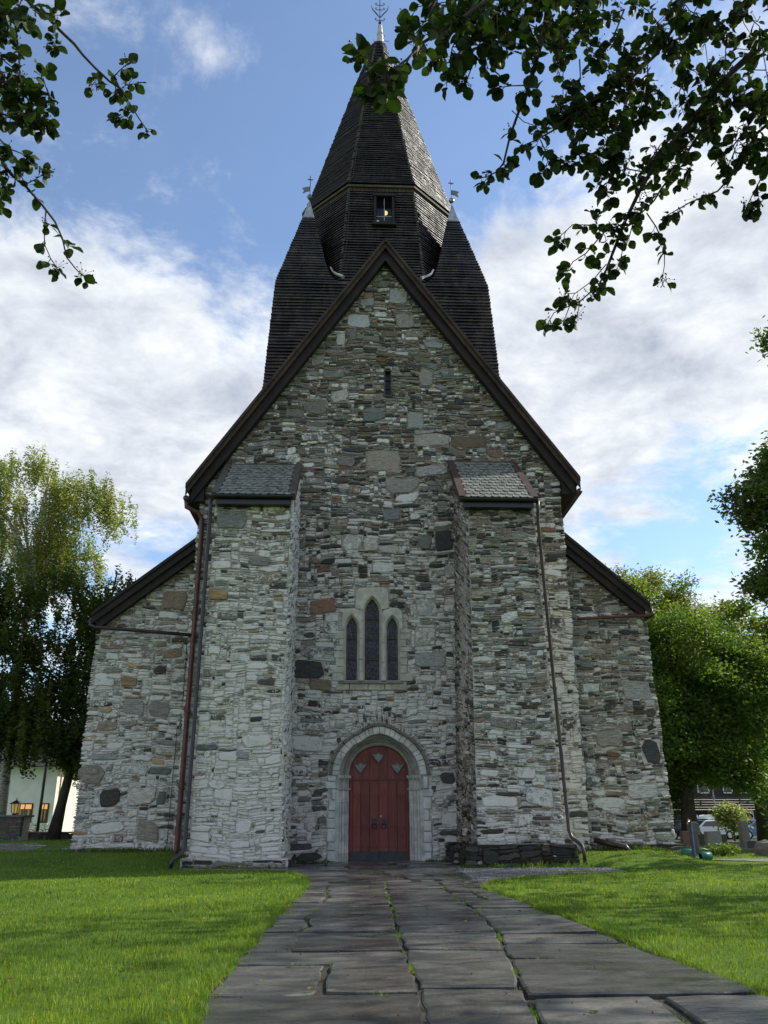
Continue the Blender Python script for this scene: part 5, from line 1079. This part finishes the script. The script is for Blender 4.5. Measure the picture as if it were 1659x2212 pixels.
tw_r = [(RA((1180, -60), (1080, 0), (930, 110), (650, 280), (550, 390), (450, 450), (380, 500)), 5.4, 4.4, .014, .004, .10, .75, .088, .07), (RA((460, 440), (330, 400), (230, 350)), 4.4, 4.3, .004, .003, .07, .8, .085, .05), (RA((450, 450), (420, 560), (420, 640)), 4.4, 4.4, .004, .003, .06, .9, .09, .05), (RA((400, 480), (300, 560), (280, 620)), 4.4, 4.4, .004, .003, .06, .9, .088, .05), (RA((650, 280), (600, 230), (520, 210)), 4.9, 4.8, .005, .003, .08, .9, .085, .06), (RA((660, 280), (700, 350), (730, 420)), 5, 5, .004, .003, .1, .7, .08, .05),
        (RA((1500, -60), (1480, 0), (1440, 250), (1380, 450), (1330, 620), (1280, 750), (1240, 850)), 6.4, 6.3, .020, .010, .10, .55, .09, .09), (RA((1240, 850), (1180, 1060), (1140, 1130), (1080, 1150), (1030, 1165)), 6.3, 6.3, .009, .004, .3, .0, .085, .05), (RA((1150, 1110), (1195, 1080), (1230, 1110)), 6.3, 6.3, .004, .003, .08, .9, .085, .05), (RA((1110, 1145), (1060, 1190)), 6.3, 6.3, .004, .003, .08, .9, .08, .04),
        (RA((1420, -40), (1350, 80), (1150, 230), (1050, 340), (980, 430), (930, 560)), 6.2, 6.0, .014, .004, .10, .85, .10, .09), (RA((1000, 60), (900, 200), (850, 320), (830, 400)), 5.8, 5.6, .008, .003, .08, .9, .10, .09), (RA((760, -30), (700, 90), (640, 180)), 5.4, 5.3, .007, .003, .08, .9, .095, .08),
        (RA((1330, 560), (1240, 560), (1150, 580)), 6.3, 6.2, .006, .003, .09, .9, .095, .08), (RA((1240, 730), (1320, 800), (1400, 830)), 6.3, 6.2, .004, .003, .3, .2, .09, .05),
        (RB_((1040, -40), (1000, 0), (960, 150), (850, 330), (700, 480), (500, 580), (350, 680), (180, 820), (80, 880), (0, 910)), 7.0, 6.4, .020, .004, .11, .8, .092, .09), (RB_((110, 870), (150, 940), (160, 1010), (130, 1090)), 6.4, 6.4, .005, .003, .09, .8, .092, .06), (RB_((160, 960), (240, 990), (290, 1020)), 6.4, 6.4, .004, .003, .09, .8, .09, .05), (RB_((350, 680), (300, 850), (330, 950), (380, 990)), 6.5, 6.5, .006, .003, .09, .8, .092, .07),
        (RB_((1600, 190), (1539, 240), (1340, 430), (1230, 540), (1050, 780), (870, 980), (740, 1180), (640, 1400), (560, 1580), (530, 1680), (470, 1790)), 7.2, 6.6, .034, .008, .09, .75, .09, .09), (RB_((470, 1790), (360, 1890), (270, 1930), (200, 1960), (140, 2060)), 6.6, 6.6, .006, .003, .09, .85, .085, .06), (RB_((360, 1890), (350, 1980), (310, 2010)), 6.6, 6.6, .004, .003, .1, .6, .08, .04), (RB_((300, 1900), (260, 2000), (240, 2040)), 6.6, 6.6, .004, .003, .1, .6, .08, .04), (RB_((530, 1650), (440, 1760), (330, 1840), (270, 1840)), 6.6, 6.6, .005, .003, .1, .8, .085, .06),
        (RB_((1200, 720), (1100, 850), (960, 1060), (870, 1180), (820, 1260), (700, 1380), (670, 1500)), 6.9, 6.7, .014, .004, .09, .8, .088, .08), (RB_((780, 1330), (840, 1420), (880, 1540), (890, 1660), (870, 1760)), 6.8, 6.8, .006, .003, .08, .9, .085, .055), (RB_((640, 1400), (510, 1460), (400, 1580), (320, 1640), (270, 1720)), 6.7, 6.7, .007, .003, .085, .85, .088, .06), (RB_((510, 1460), (470, 1430), (450, 1340)), 6.7, 6.7, .004, .003, .1, .8, .085, .05), (RB_((420, 1420), (320, 1400), (270, 1450), (220, 1500)), 6.7, 6.7, .005, .003, .08, .9, .088, .07), (RB_((640, 1500), (620, 1600), (600, 1680)), 6.7, 6.7, .004, .003, .08, .85, .085, .05),
        (RB_((1600, 720), (1440, 860), (1400, 920), (1360, 1040), (1280, 1130), (1230, 1200), (1050, 1270), (900, 1350)), 6.9, 6.7, .014, .004, .09, .8, .088, .07), (RB_((1620, 560), (1520, 640), (1440, 760), (1350, 880), (1290, 960), (1230, 1000)), 6.9, 6.8, .010, .004, .10, .7, .085, .08), (RB_((1640, 960), (1520, 1080), (1440, 1220), (1400, 1300)), 6.8, 6.8, .008, .003, .09, .8, .088, .07), (RB_((1640, 1150), (1539, 1220), (1470, 1300)), 6.8, 6.8, .006, .003, .09, .8, .088, .07),
        (RB_((820, 980), (760, 1080), (640, 1060), (560, 1100), (520, 1200)), 6.7, 6.6, .007, .003, .09, .85, .092, .09), (RB_((700, 500), (640, 640), (600, 820), (590, 950)), 6.7, 6.6, .008, .003, .09, .9, .09, .09), (RB_((360, 380), (370, 500), (340, 570)), 6.5, 6.5, .006, .003, .09, .9, .09, .07), (RB_((160, -40), (150, 150), (80, 450), (20, 640)), 6.4, 6.3, .010, .003, .10, .7, .09, .08), (RB_((640, 60), (560, 260), (480, 380)), 6.9, 6.8, .008, .003, .10, .8, .09, .09)]
lim_r = [([(6.6, 4.3, 4.2), (1720, 60, 7.4), (1600*.345+1128, 190*.345, 7.2)], .09, .034), ([(6.6, 4.3, 5.2), (5.2, 5.0, 7.4), (1520, -80, 7.0)], .08, .02), ([(6.5, 4.3, 6.0), (4.6, 4.4, 7.8), (1300, -120, 6.2)], .07, .02), ([(6.7, 4.2, 3.8), (1750, 260, 7.0)], .05, .014)]
lim_r = [([((EYE+ray(*q[:2])*q[2])[:] if q[0] > 20 else q) + ((0,)) for q in P], a, b) for P, a, b in lim_r]
nr_ = whitebeam('whitebeam with dark lobed leaves whose branches fill the upper right corner', (6.8, 4.2), lim_r, tw_r,
     [(1150, -50, 1700, 130, 40, 6.6, 7.8), (1200, 100, 1660, 270, 34, 6.6, 7.8), (900, -40, 1180, 70, 20, 5.6, 6.4), (1440, 200, 1700, 350, 20, 6.6, 7.6), (1280, 230, 1480, 380, 14, 6.6, 7.4), (950, 60, 1150, 150, 8, 5.8, 6.4), (1200, 180, 1330, 330, 7, 6.4, 7)], 47, (5.0, 4.2, 7.2), 330)
fv, ff, fc = [], [], []
for k in range(46):                                                # a few fallen leaves on the grass and the flags
    x, y = rng.uniform(-5, 6), rng.uniform(6, 17); z = .036 if onpath(x, y) else .055; vv, f_ = LEAFV[k % 3]; s = rng.uniform(.05, .085); Mx = Matrix.Rotation(rng.uniform(0, 6.28), 3, 'Z') @ Matrix.Rotation(rng.gauss(0, .25), 3, 'X'); b = len(fv)
    fv += [tuple(Mx @ (Vector(p)*s)+Vector((x, y, z))) for p in vv]; ff += [tuple(i+b for i in q) for q in f_]; fc += [rng.choice([(.16, .11, .04), (.20, .15, .05), (.10, .06, .03), (.09, .11, .03)])]*len(vv)
o = mesh('fallen_leaves', fv, ff, 'whitebeam leaf', cols=fc, kind='stuff'); tag(o, 'scattered yellow and brown leaves fallen on the lawn and path', 'fallen leaves')
# ------------------------------------------------------------------ graveyard, street, neighbours
def grave(label, x, y, w, h, d, mat, rz=0, tilt=0, top='flat', base=True, cham=0.):
    z = gzf(x, y); t = thing('gravestone', (x, y, z-.02), label, 'gravestone', None, rz); a = w/2
    if top == 'flat': poly = [(-a, 0), (a, 0), (a*.97, h), (-a*.97, h*.985)]
    elif top == 'round': poly = [(-a, 0), (a, 0), (a, h*.8)]+[(a*math.cos(k*math.pi/10), h*.8+h*.2*math.sin(k*math.pi/10)) for k in range(11)]+[(-a, h*.8)]
    else: poly = [(-a, 0), (a, 0), (a*.9, h*.93), (a*.5, h), (-a*.5, h*.97), (-a*.92, h*.95)]
    o = mesh('slab', *prism(poly, -d/2, d/2), mat, t, local=True, bevel=.02); o.rotation_euler = (tilt, 0, 0)
    if base: mesh('base', *box(-a-.1, a+.1, -d/2-.08, d/2+.08, 0, .12), 'stone granite', t, local=True, bevel=.02)
    return t
def gpx(u, v, z=.0): p = PZ(u, v, z); return p.x, p.y
def gput(label, u0, u1, vb, vt, d, mat, **k):
    a, b = PZ(u0, vb, .02), PZ(u1, vb, .02); h = PY((u0+u1)/2, vt, (a.y+b.y)/2).z-gzf((a.x+b.x)/2, a.y)
    return grave(label, (a.x+b.x)/2, (a.y+b.y)/2, b.x-a.x, h, d, mat, **k)
gput('brown granite gravestone nearest the right aisle corner', 1474, 1511, 1844, 1793, .22, 'brown granite', rz=.12, base=False)
gput('grey gravestone standing behind the brown one', 1488, 1516, 1826, 1774, .2, 'stone granite', rz=.15, top='rough')
gput('wide grey granite gravestone behind the low shrub', 1527, 1562, 1842, 1794, .24, 'grey granite', rz=.1, base=False)
gput('black gravestone partly hidden between two lighter headstones', 1512, 1536, 1832, 1800, .2, 'black granite')
gput('black polished gravestone behind the wide grey headstone', 1553, 1572, 1828, 1801, .2, 'black granite')
gput('tall narrow weathered gravestone at the right', 1603, 1622, 1838, 1772, .3, 'stone granite', rz=.1, top='rough')
gput('low dark rounded gravestone in front of the tall narrow one', 1608, 1642, 1838, 1815, .25, 'black granite', top='round')
for k, (u0, u1, vb, vt) in enumerate(((1575, 1602, 1833, 1822),)):
    a, b = PZ(u0, vb), PZ(u1, vb); tag(mesh('grave_kerb', *box(a.x, b.x, a.y, a.y+.25, -.05, .28), 'stone granite', bevel=.03), 'low stone kerb of a grave left of the tall headstone', 'kerb')
x, y = gpx(1652, 1850); v, f = lathe([(.55, -.1), (.6, .2), (.5, .42), (.2, .5)], (x+.3, y, .02), 9); v = [(a+rng.uniform(-.06, .06), b+rng.uniform(-.06, .06), c+rng.uniform(-.04, .04)) for a, b, c in v]
tag(mesh('boulder', v, f, 'stone granite'), 'squat grey boulder on the lawn at the right edge', 'boulder')
# standpipe and watering cans
x, y = gpx(1501, 1862, .03); z = gzf(x, y); t = thing('standpipe', (x, y, z), 'blue water standpipe with a brass tap by the right aisle corner', 'standpipe')
mesh('post', *box(x-.05, x-.005, y-.03, y+.03, z-.05, z+1.05), 'brown frame', t); mesh('pipe', *tube([(x+.03, y, z-.05), (x+.03, y, z+1.0), (x+.0, y-.03, z+1.08)], .032, 8), 'blue plastic', t)
tp = mesh('tap', *tube([(x-.02, y-.03, z+1.05), (x-.1, y-.08, z+1.04), (x-.12, y-.1, z+.96)], .022, 8), 'brass', t); mesh('tap_handle', *box(x-.1, x-.02, y-.09, y-.07, z+1.08, z+1.12), 'brass', tp)
def can(label, x, y, rz):
    z = gzf(x, y)+.13; t = thing('watering_can', (x, y, z), label, 'watering can', None, rz); R90 = Matrix.Rotation(R_(90), 4, 'Y')
    o = mesh('body', *lathe([(.08, -.18), (.13, -.16), (.13, .1), (.1, .15), (.09, .17)], (0, 0, 0), 12), 'green plastic', t, local=True, smooth=True); o.matrix_basis = R90
    o = mesh('opening', *lathe([(.08, .168), (.08, .176)], (0, 0, 0), 12), 'dark void', t, local=True); o.matrix_basis = R90
    mesh('spout', *tube([(-.1, 0, -.06), (.1, .05, -.1), (.3, .06, -.09), (.33, .06, -.08)], [.035, .028, .02, .04], 8), 'green plastic', t, local=True)
    mesh('handle', *tube([(.16, 0, .05), (.2, 0, .12), (.06, 0, .2), (-.1, 0, .17), (-.15, 0, .1)], .016, 6), 'green plastic', t, local=True)
x, y = gpx(1487, 1859, .03); can('teal watering can lying left of the standpipe', x, y, 2.6)
x, y = gpx(1526, 1865, .03); can('green watering can lying on its side right of the standpipe', x, y, 3.4)
# cars
def car(label, paint, x, y, rz, box_on=False, van=False):
    z = gzf(x, y)+.04; t = thing('parked_car', (x, y, z), label, 'car', 'cars parked along the street', rz); W = .88
    low = [(-2.15, .35), (-2.2, .62), (-2.1, .80), (-1.25, .95), (2.02, 1.0), (2.18, .9), (2.2, .45), (2.1, .3), (-2.05, .28)]
    def loft(prof, wf, name, mat, par, top=False):
        v = []; ws = (-1, -.94, .94, 1)
        n = len(prof)
        for s in ws:
            for px, pz in prof:
                k = .96 if abs(s) == 1 else 1.0; v.append((px*(k if not top else 1), s*wf(pz), pz if abs(s) != 1 else pz*.99+.005))
        f = [tuple(range(n-1, -1, -1)), tuple(range(3*n, 4*n))]+[(r*n+k, r*n+(k+1) % n, (r+1)*n+(k+1) % n, (r+1)*n+k) for r in range(3) for k in range(n)]
        return mesh(name, v, f, mat, par, local=True, bevel=.03)
    b = loft(low, lambda z: W, 'body', paint, t)
    cab = [(-1.2, .93), (-.55, 1.42), (-.1, 1.48), (1.3, 1.46), (1.75, 1.3), (2.0, .98)]
    loft(cab, lambda z: W-(z-.93)*.32, 'cabin', paint, t, True)
    for s in (-1, 1):
        g = [(-1.0, .99), (-.5, 1.36), (.45, 1.40), (.45, .99)]; g2 = [(.52, .99), (.52, 1.40), (1.3, 1.38), (1.62, 1.25), (1.7, 1.02)]
        for gg in (g, g2):
            yo = [(W-(pz-.93)*.32)*s*1.0+s*.006 for _, pz in gg]; n = len(gg)
            mesh('window', [(px, q, pz) for (px, pz), q in zip(gg, yo)]+[(px, q-s*.02, pz) for (px, pz), q in zip(gg, yo)], [tuple(range(n)) if s > 0 else tuple(range(n-1, -1, -1))]+[(k, (k+1) % n, (k+1) % n+n, k+n) for k in range(n)], 'car glass', t, local=True)
        mesh('headlight', *box(-2.2, -2.0, s*.55-.16, s*.55+.16, .62, .78), 'head light', t, local=True, bevel=.03)
        mesh('tail_light', *box(2.06, 2.2, s*.68-.14, s*.68+.14, .78, .96), 'tail light', t, local=True, bevel=.03)
        for px in (-1.35, 1.35):
            o = mesh('wheel', *tube([(px, s*.72, .33), (px, s*.90, .33)], .33, 18), 'tyre', t, local=True); mesh('rim', *tube([(px, s*.895, .33), (px, s*.912, .33)], .21, 12), 'alloy', o, local=True)
    mesh('windscreen', [(-1.17, -.68, .97), (-1.17, .68, .97), (-.6, .62, 1.40), (-.6, -.62, 1.40), (-1.15, -.68, .95), (-1.15, .68, .95), (-.58, .62, 1.38), (-.58, -.62, 1.38)], [(0, 3, 2, 1), (4, 5, 6, 7), (0, 1, 5, 4), (1, 2, 6, 5), (2, 3, 7, 6), (3, 0, 4, 7)], 'car glass', t, local=True)
    if box_on:
        rb = thing('roof_box', (x, y, z+1.5), 'long white roof box on top of the white car', 'roof box', None, rz)
        v, f = [], []
        for k, (px, w, h0, h1) in enumerate(((-.95, .15, .12, .18), (-.8, .36, .06, .27), (-.2, .42, .04, .36), (.7, .42, .04, .36), (1.05, .34, .06, .28), (1.1, .15, .1, .2))): v += [(px, -w, h0), (px, w, h0), (px, w*.85, h1), (px, -w*.85, h1)]
        f = [(0, 1, 2, 3), (23, 22, 21, 20)]+[(4*r+k, 4*(r+1)+k, 4*(r+1)+(k+1) % 4, 4*r+(k+1) % 4) for r in range(5) for k in range(4)]
        mesh('shell', v, f, 'white car paint', rb, local=True, smooth=False, bevel=.03)
        for px in (-.4, .7): mesh('bar', *box(px-.03, px+.03, -.6, .6, -.04, .05), 'wrought iron', rb, local=True)
    return t
def cpx(u, y): p = PY(u, 1790, y); return p.x
YC = 70
car('white estate car with a roof box parked beyond the gravestones', 'white car paint', cpx(1513, YC)+.6, YC, .12, True)
car('red car parked behind the white car', 'red car paint', cpx(1575, YC+4), YC+4, .1)
car('pale blue car at the right edge of the street', 'blue car paint', cpx(1634, YC+1), YC+1, .15)
car('dark car half hidden behind the leftmost gravestone', 'dark car paint', cpx(1478, YC+1), YC+1, .1)
# brown house across the street
yb = 84; t = thing('brown_house', (38, yb, -1), 'brown timber house with a jettied upper storey across the street', 'house')
def hp(u, v, y=yb): p = PY(u, v, y); return p.x, p.z
xa, xb_ = hp(1470, 1790)[0]-6, hp(1740, 1790)[0]; z1 = hp(1600, 1749)[1]; z2 = hp(1600, 1722)[1]; z3 = z2+9
mesh('lower_wall', *box(xa, xb_, yb, yb+12, -1.2, z1), 'dark cladding', t); mesh('upper_wall', *box(xa, xb_, yb-.6, yb+12, z2, z3), 'dark cladding', t)
n = 5
for k in range(n):
    a, b = z1+(z2-z1)*k/n, z1+(z2-z1)*(k+1)/n; v = [(xa, yb-.75, a+.04), (xb_, yb-.75, a+.04), (xb_, yb-.2, a+.02), (xa, yb-.2, a+.02), (xa, yb-.62, b), (xb_, yb-.62, b), (xb_, yb-.2, b), (xa, yb-.2, b)]
    mesh('board', v, box(0, 1, 0, 1, 0, 1)[1], 'brown cladding', t)
zr = z3+5; mesh('roof', [(xa-.5, yb-1.2, z3-.1), (xb_+.5, yb-1.2, z3-.1), (xb_+.5, yb+13, z3-.1), (xa-.5, yb+13, z3-.1), (xa-.5, yb+6, zr), (xb_+.5, yb+6, zr)], [(0, 1, 5, 4), (2, 3, 4, 5), (1, 2, 5), (3, 0, 4), (3, 2, 1, 0)], 'dark cladding', t)
for (u0, u1) in ((1590, 1610), (1622, 1645), (1555, 1575), (1500, 1525)):
    a, b = hp(u0, 1700)[0], hp(u1, 1700)[0]; w = mesh('window', *box(a, b, yb-.68, yb-.6, z2+.35, z2+2.2), 'white render', t); mesh('pane', *box(a+.1, b-.1, yb-.70, yb-.685, z2+.45, z2+2.1), 'window dark', w)
for (u0, u1) in ((1518, 1524), (1530, 1537), (1500, 1508)):
    (a, _), (b, _) = hp(u0, 1780), hp(u1, 1780); w = mesh('window', *box(a-.06, b+.06, yb-.06, yb, -.1, z1-.3), 'dark void', t); mesh('pane', *box(a, b, yb-.09, yb-.065, 0, z1-.4), 'cream plaster', w)
a, b = hp(1601, 1760)[0], hp(1627, 1760)[0]; w = mesh('doorway', *box(a, b, yb-.12, yb-.02, -1.0, z1-.05), 'white render', t); c = (a+b)/2
r = (b-a)*.36; zc = z1-.3-r
mesh('arch_window', [(c+r*math.cos(math.pi*k/12), yb-.16, zc+r*math.sin(math.pi*k/12)) for k in range(13)]+[(c-r, yb-.16, zc-1.2), (c+r, yb-.16, zc-1.2)]+[(c+r*math.cos(math.pi*k/12), yb-.13, zc+r*math.sin(math.pi*k/12)) for k in range(13)], [tuple(range(14, -1, -1))], 'yellow glass', w)
mesh('arch_frame', *tube([(c+r*math.cos(math.pi*k/12), yb-.17, zc+r*math.sin(math.pi*k/12)) for k in range(13)], .09, 6), 'dark void', w); mesh('arch_bar', *box(c-.05, c+.05, yb-.2, yb-.165, zc-1, zc+r), 'dark void', w)
x = cpx(1552, 66); tag(mesh('lamp_post', *tube([(x, 66, -.7), (x, 66, 1), (x-.2, 66, 8)], [.07, .06, .05], 8), 'pale pole', smooth=True), 'thin grey lamp post in front of the brown house', 'lamp post')
# low white building, boundary wall, gate pier and lantern at the left
yw = 60; wb = thing('white_building', (-20, yw, -.5), 'white rendered building with brown-framed windows behind the churchyard wall at left', 'building')
def lp_(u, v, y=yw): p = PY(u, v, y); return p.x, p.z
xr_ = lp_(111, 1780)[0]; mesh('wall', *box(-52, xr_, yw, yw+.3, -1.2, 4.6), 'white render', wb)
xe = lp_(240, 1780, yw+14)[0]
mesh('gable_wall', [(xr_, yw, -1.2), (xe, yw+14, -1.2), (xe-.3, yw+14.2, -1.2), (xr_-.3, yw+.3, -1.2), (xr_, yw, 4.6), (xe, yw+14, 4.6), (xe-.3, yw+14.2, 4.6), (xr_-.3, yw+.3, 4.6)], box(0, 1, 0, 1, 0, 1)[1], 'cream plaster', wb)
mesh('roof', [(-53, yw-1, 4.6), (xr_+.8, yw-1, 4.6), (xe+.8, yw+15, 4.6), (-53, yw+15, 4.6), (-46, yw+7, 8.4), (xr_-2, yw+7, 8.4)], [(0, 1, 5, 4), (1, 2, 5), (2, 3, 4, 5), (3, 0, 4), (3, 2, 1, 0)], 'dark cladding', wb)
for (u0, u1, v0, v1) in ((39, 67, 1735, 1778), (87, 115, 1735, 1778), (-30, -2, 1735, 1778), (-75, -47, 1735, 1778)):
    (a, z1), (b, z0) = lp_(u0, v0), lp_(u1, v1)
    if b > xr_-.3: b = xr_-.3
    w = mesh('window', *box(a, b, yw-.05, yw-.002, z0, z1), 'brown frame', wb)
    mesh('pane', *box(a+.1, b-.1, yw-.07, yw-.055, z0+.1, z1-.45), 'window dark', w); mesh('top_light', *box(a+.1, b-.1, yw-.07, yw-.055, z1-.38, z1-.08), 'lit window', w)
    mesh('glazing_bar', *box((a+b)/2-.03, (a+b)/2+.03, yw-.09, yw-.072, z0+.1, z1-.08), 'brown frame', w); mesh('sill', *box(a-.1, b+.1, yw-.15, yw, z0-.1, z0), 'white render', w)
    for k in range(3): xx = a+.25+k*(b-a-.5)/2; mesh('curtain', *box(xx-.06, xx+.06, yw-.075, yw-.071, z0+.15, z0+.85), 'brass', w)
mesh('skirting', *box(-52, xr_+.02, yw-.06, yw-.002, -1.2, .15), 'brown cladding', wb)
mesh('downpipe', *tube([(xr_+.3, yw-.12, -1), (xr_+.3, yw-.12, 4.6)], .06, 6), 'brass', wb)
yk = 43.6; bw = thing('boundary_wall', (-18, yk, 0), 'low dark rubble boundary wall left of the church', 'wall')
mesh('core', *box(-40, -9.5, yk, yk+.45, -.1, .56), 'stone granite', bw); mb = MB(); ws = []
x = -22.
while x < -9.5:
    z = -.02
    while z < .6:
        h = rng.uniform(.1, .2); w = rng.uniform(.18, .5); c = tuple(q*rng.uniform(.6, 1.2) for q in rng.choice([(.10, .09, .075), (.14, .12, .10), (.07, .068, .06)]))
        mb.add(*box(x, x+w-.02, yk-rng.uniform(.02, .07), yk+.1, z, min(z+h-.015, .6)), c); ws += [-.5]*8; z += h
    x += .34
mb.build('small_stones', 'rubble stone', bw, wash=ws, kind='stuff')
mesh('coping', *box(-40, -9.5, yk-.08, yk+.5, .60, .66), 'stone granite', bw)
xp0, xp1 = PY(-30, 1780, 41.2).x, PY(46, 1780, 41.2).x; gp = thing('gate_pier', ((xp0+xp1)/2, 41.5, 0), 'square dark stone gate pier carrying a lantern at the left edge', 'pier')
mesh('core', *box(xp0+.05, xp1-.05, 41.25, 42.4, -.1, 1.35), 'lime mortar', gp)
z = -.05
while z < 1.3:
    x = xp0; h = rng.uniform(.13, .22)
    while x < xp1-.1:
        w = min(rng.uniform(.25, .6), xp1-x); c = tuple(q*rng.uniform(.7, 1.2) for q in (.11, .10, .08)); mesh('stone', *box(x+.01, x+w-.01, 41.2+rng.uniform(-.03, .02), 41.5, z, min(1.34, z+h-.015)), 'rubble stone', gp, cols=[c]*8, wash=[-.5]*8, bevel=.02); x += w
    z += h
mesh('cap_stone', *box(xp0-.08, xp1+.1, 41.1, 42.5, 1.35, 1.44), 'stone granite', gp, bevel=.02)
lx = PY(34, 1745, 41.7).x; ln = thing('lantern', (lx, 41.7, 1.44), 'lit square lantern with a pointed roof on the gate pier', 'lantern'); zz_ = 1.44
mesh('base', *box(lx-.1, lx+.1, 41.6, 41.8, zz_, zz_+.08), 'wrought iron', ln)
mesh('glass', *hull8([(lx-.12, 41.58, zz_+.1), (lx+.12, 41.58, zz_+.1), (lx+.12, 41.82, zz_+.1), (lx-.12, 41.82, zz_+.1)], [(lx-.155, 41.545, zz_+.5), (lx+.155, 41.545, zz_+.5), (lx+.155, 41.855, zz_+.5), (lx-.155, 41.855, zz_+.5)]), 'lit lamp glass', ln)
mb = MB()
for sx in (-1, 0, 1):
    for sy in (-1, 1): mb.tube([(lx+sx*.125, 41.7+sy*.125, zz_+.08), (lx+sx*.16, 41.7+sy*.16, zz_+.52)], .018, 5)
mb.build('frame', 'wrought iron', ln); mesh('roof', [(lx-.24, 41.46, zz_+.5), (lx+.24, 41.46, zz_+.5), (lx+.24, 41.94, zz_+.5), (lx-.24, 41.94, zz_+.5), (lx, 41.7, zz_+.68)], [(3, 2, 1, 0), (0, 1, 4), (1, 2, 4), (2, 3, 4), (3, 0, 4)], 'wrought iron', ln)
mesh('finial', *tube([(lx, 41.7, zz_+.66), (lx, 41.7, zz_+.78)], [.03, .01], 6), 'wrought iron', ln)
a = PY(80, 1800, 52); b = PY(94, 1720, 52); tag(mesh('street_pole', *tube([(a.x, 52, -.3), (a.x, 52, 5)], .09, 8), 'black pipe', smooth=True), 'dark round pole in front of the white building', 'pole')
a = PY(143, 1815, 44.6); tag(mesh('sign_post', *tube([(a.x, 42.6, -.1), (a.x+.05, 42.6, 2.2)], .06, 8), 'pale pole', smooth=True), 'pale thin post in front of the boundary wall near the aisle', 'post')
def bike(label, x, y, mat):
    z = gzf(x, y); t = thing('bicycle', (x, y, z), label, 'bicycle', 'bicycles by the white building')
    for dx in (-.52, .52):
        w = mesh('wheel', *tube([(dx+.34*math.cos(k*math.pi/8), 0, .34+.34*math.sin(k*math.pi/8)) for k in range(17)], .018, 5), 'tyre', t, local=True)
    MB().tube([(-.52, 0, .34), (-.12, 0, .3), (.38, 0, .75), (-.2, 0, .78), (-.12, 0, .3)], .018, 5).tube([(.52, 0, .34), (.36, 0, .95)], .018, 5).tube([(-.52, 0, .34), (-.2, 0, .78), (-.22, 0, .9)], .016, 5).build('frame', mat, t, local=True)
    mesh('saddle', *box(-.34, -.1, -.06, .06, .9, .95), 'tyre', t, local=True, bevel=.02); mesh('handlebar', *tube([(.3, -.28, .98), (.38, -.1, 1.0), (.38, .1, 1.0), (.3, .28, .98)], .015, 5), 'wrought iron', t, local=True)
bike('red bicycle leaning by the white building', PY(66, 1800, 57).x, 57, 'red car paint'); bike('dark bicycle beside the red one', PY(82, 1800, 57.6).x, 57.6, 'wrought iron')
x = PY(45, 1800, 56).x; tag(mesh('red_chest', *box(x-.6, x+.6, 56, 56.6, gzf(x, 56), .5), 'door red box', bevel=.03), 'low red-brown wooden chest in front of the white building', 'chest')
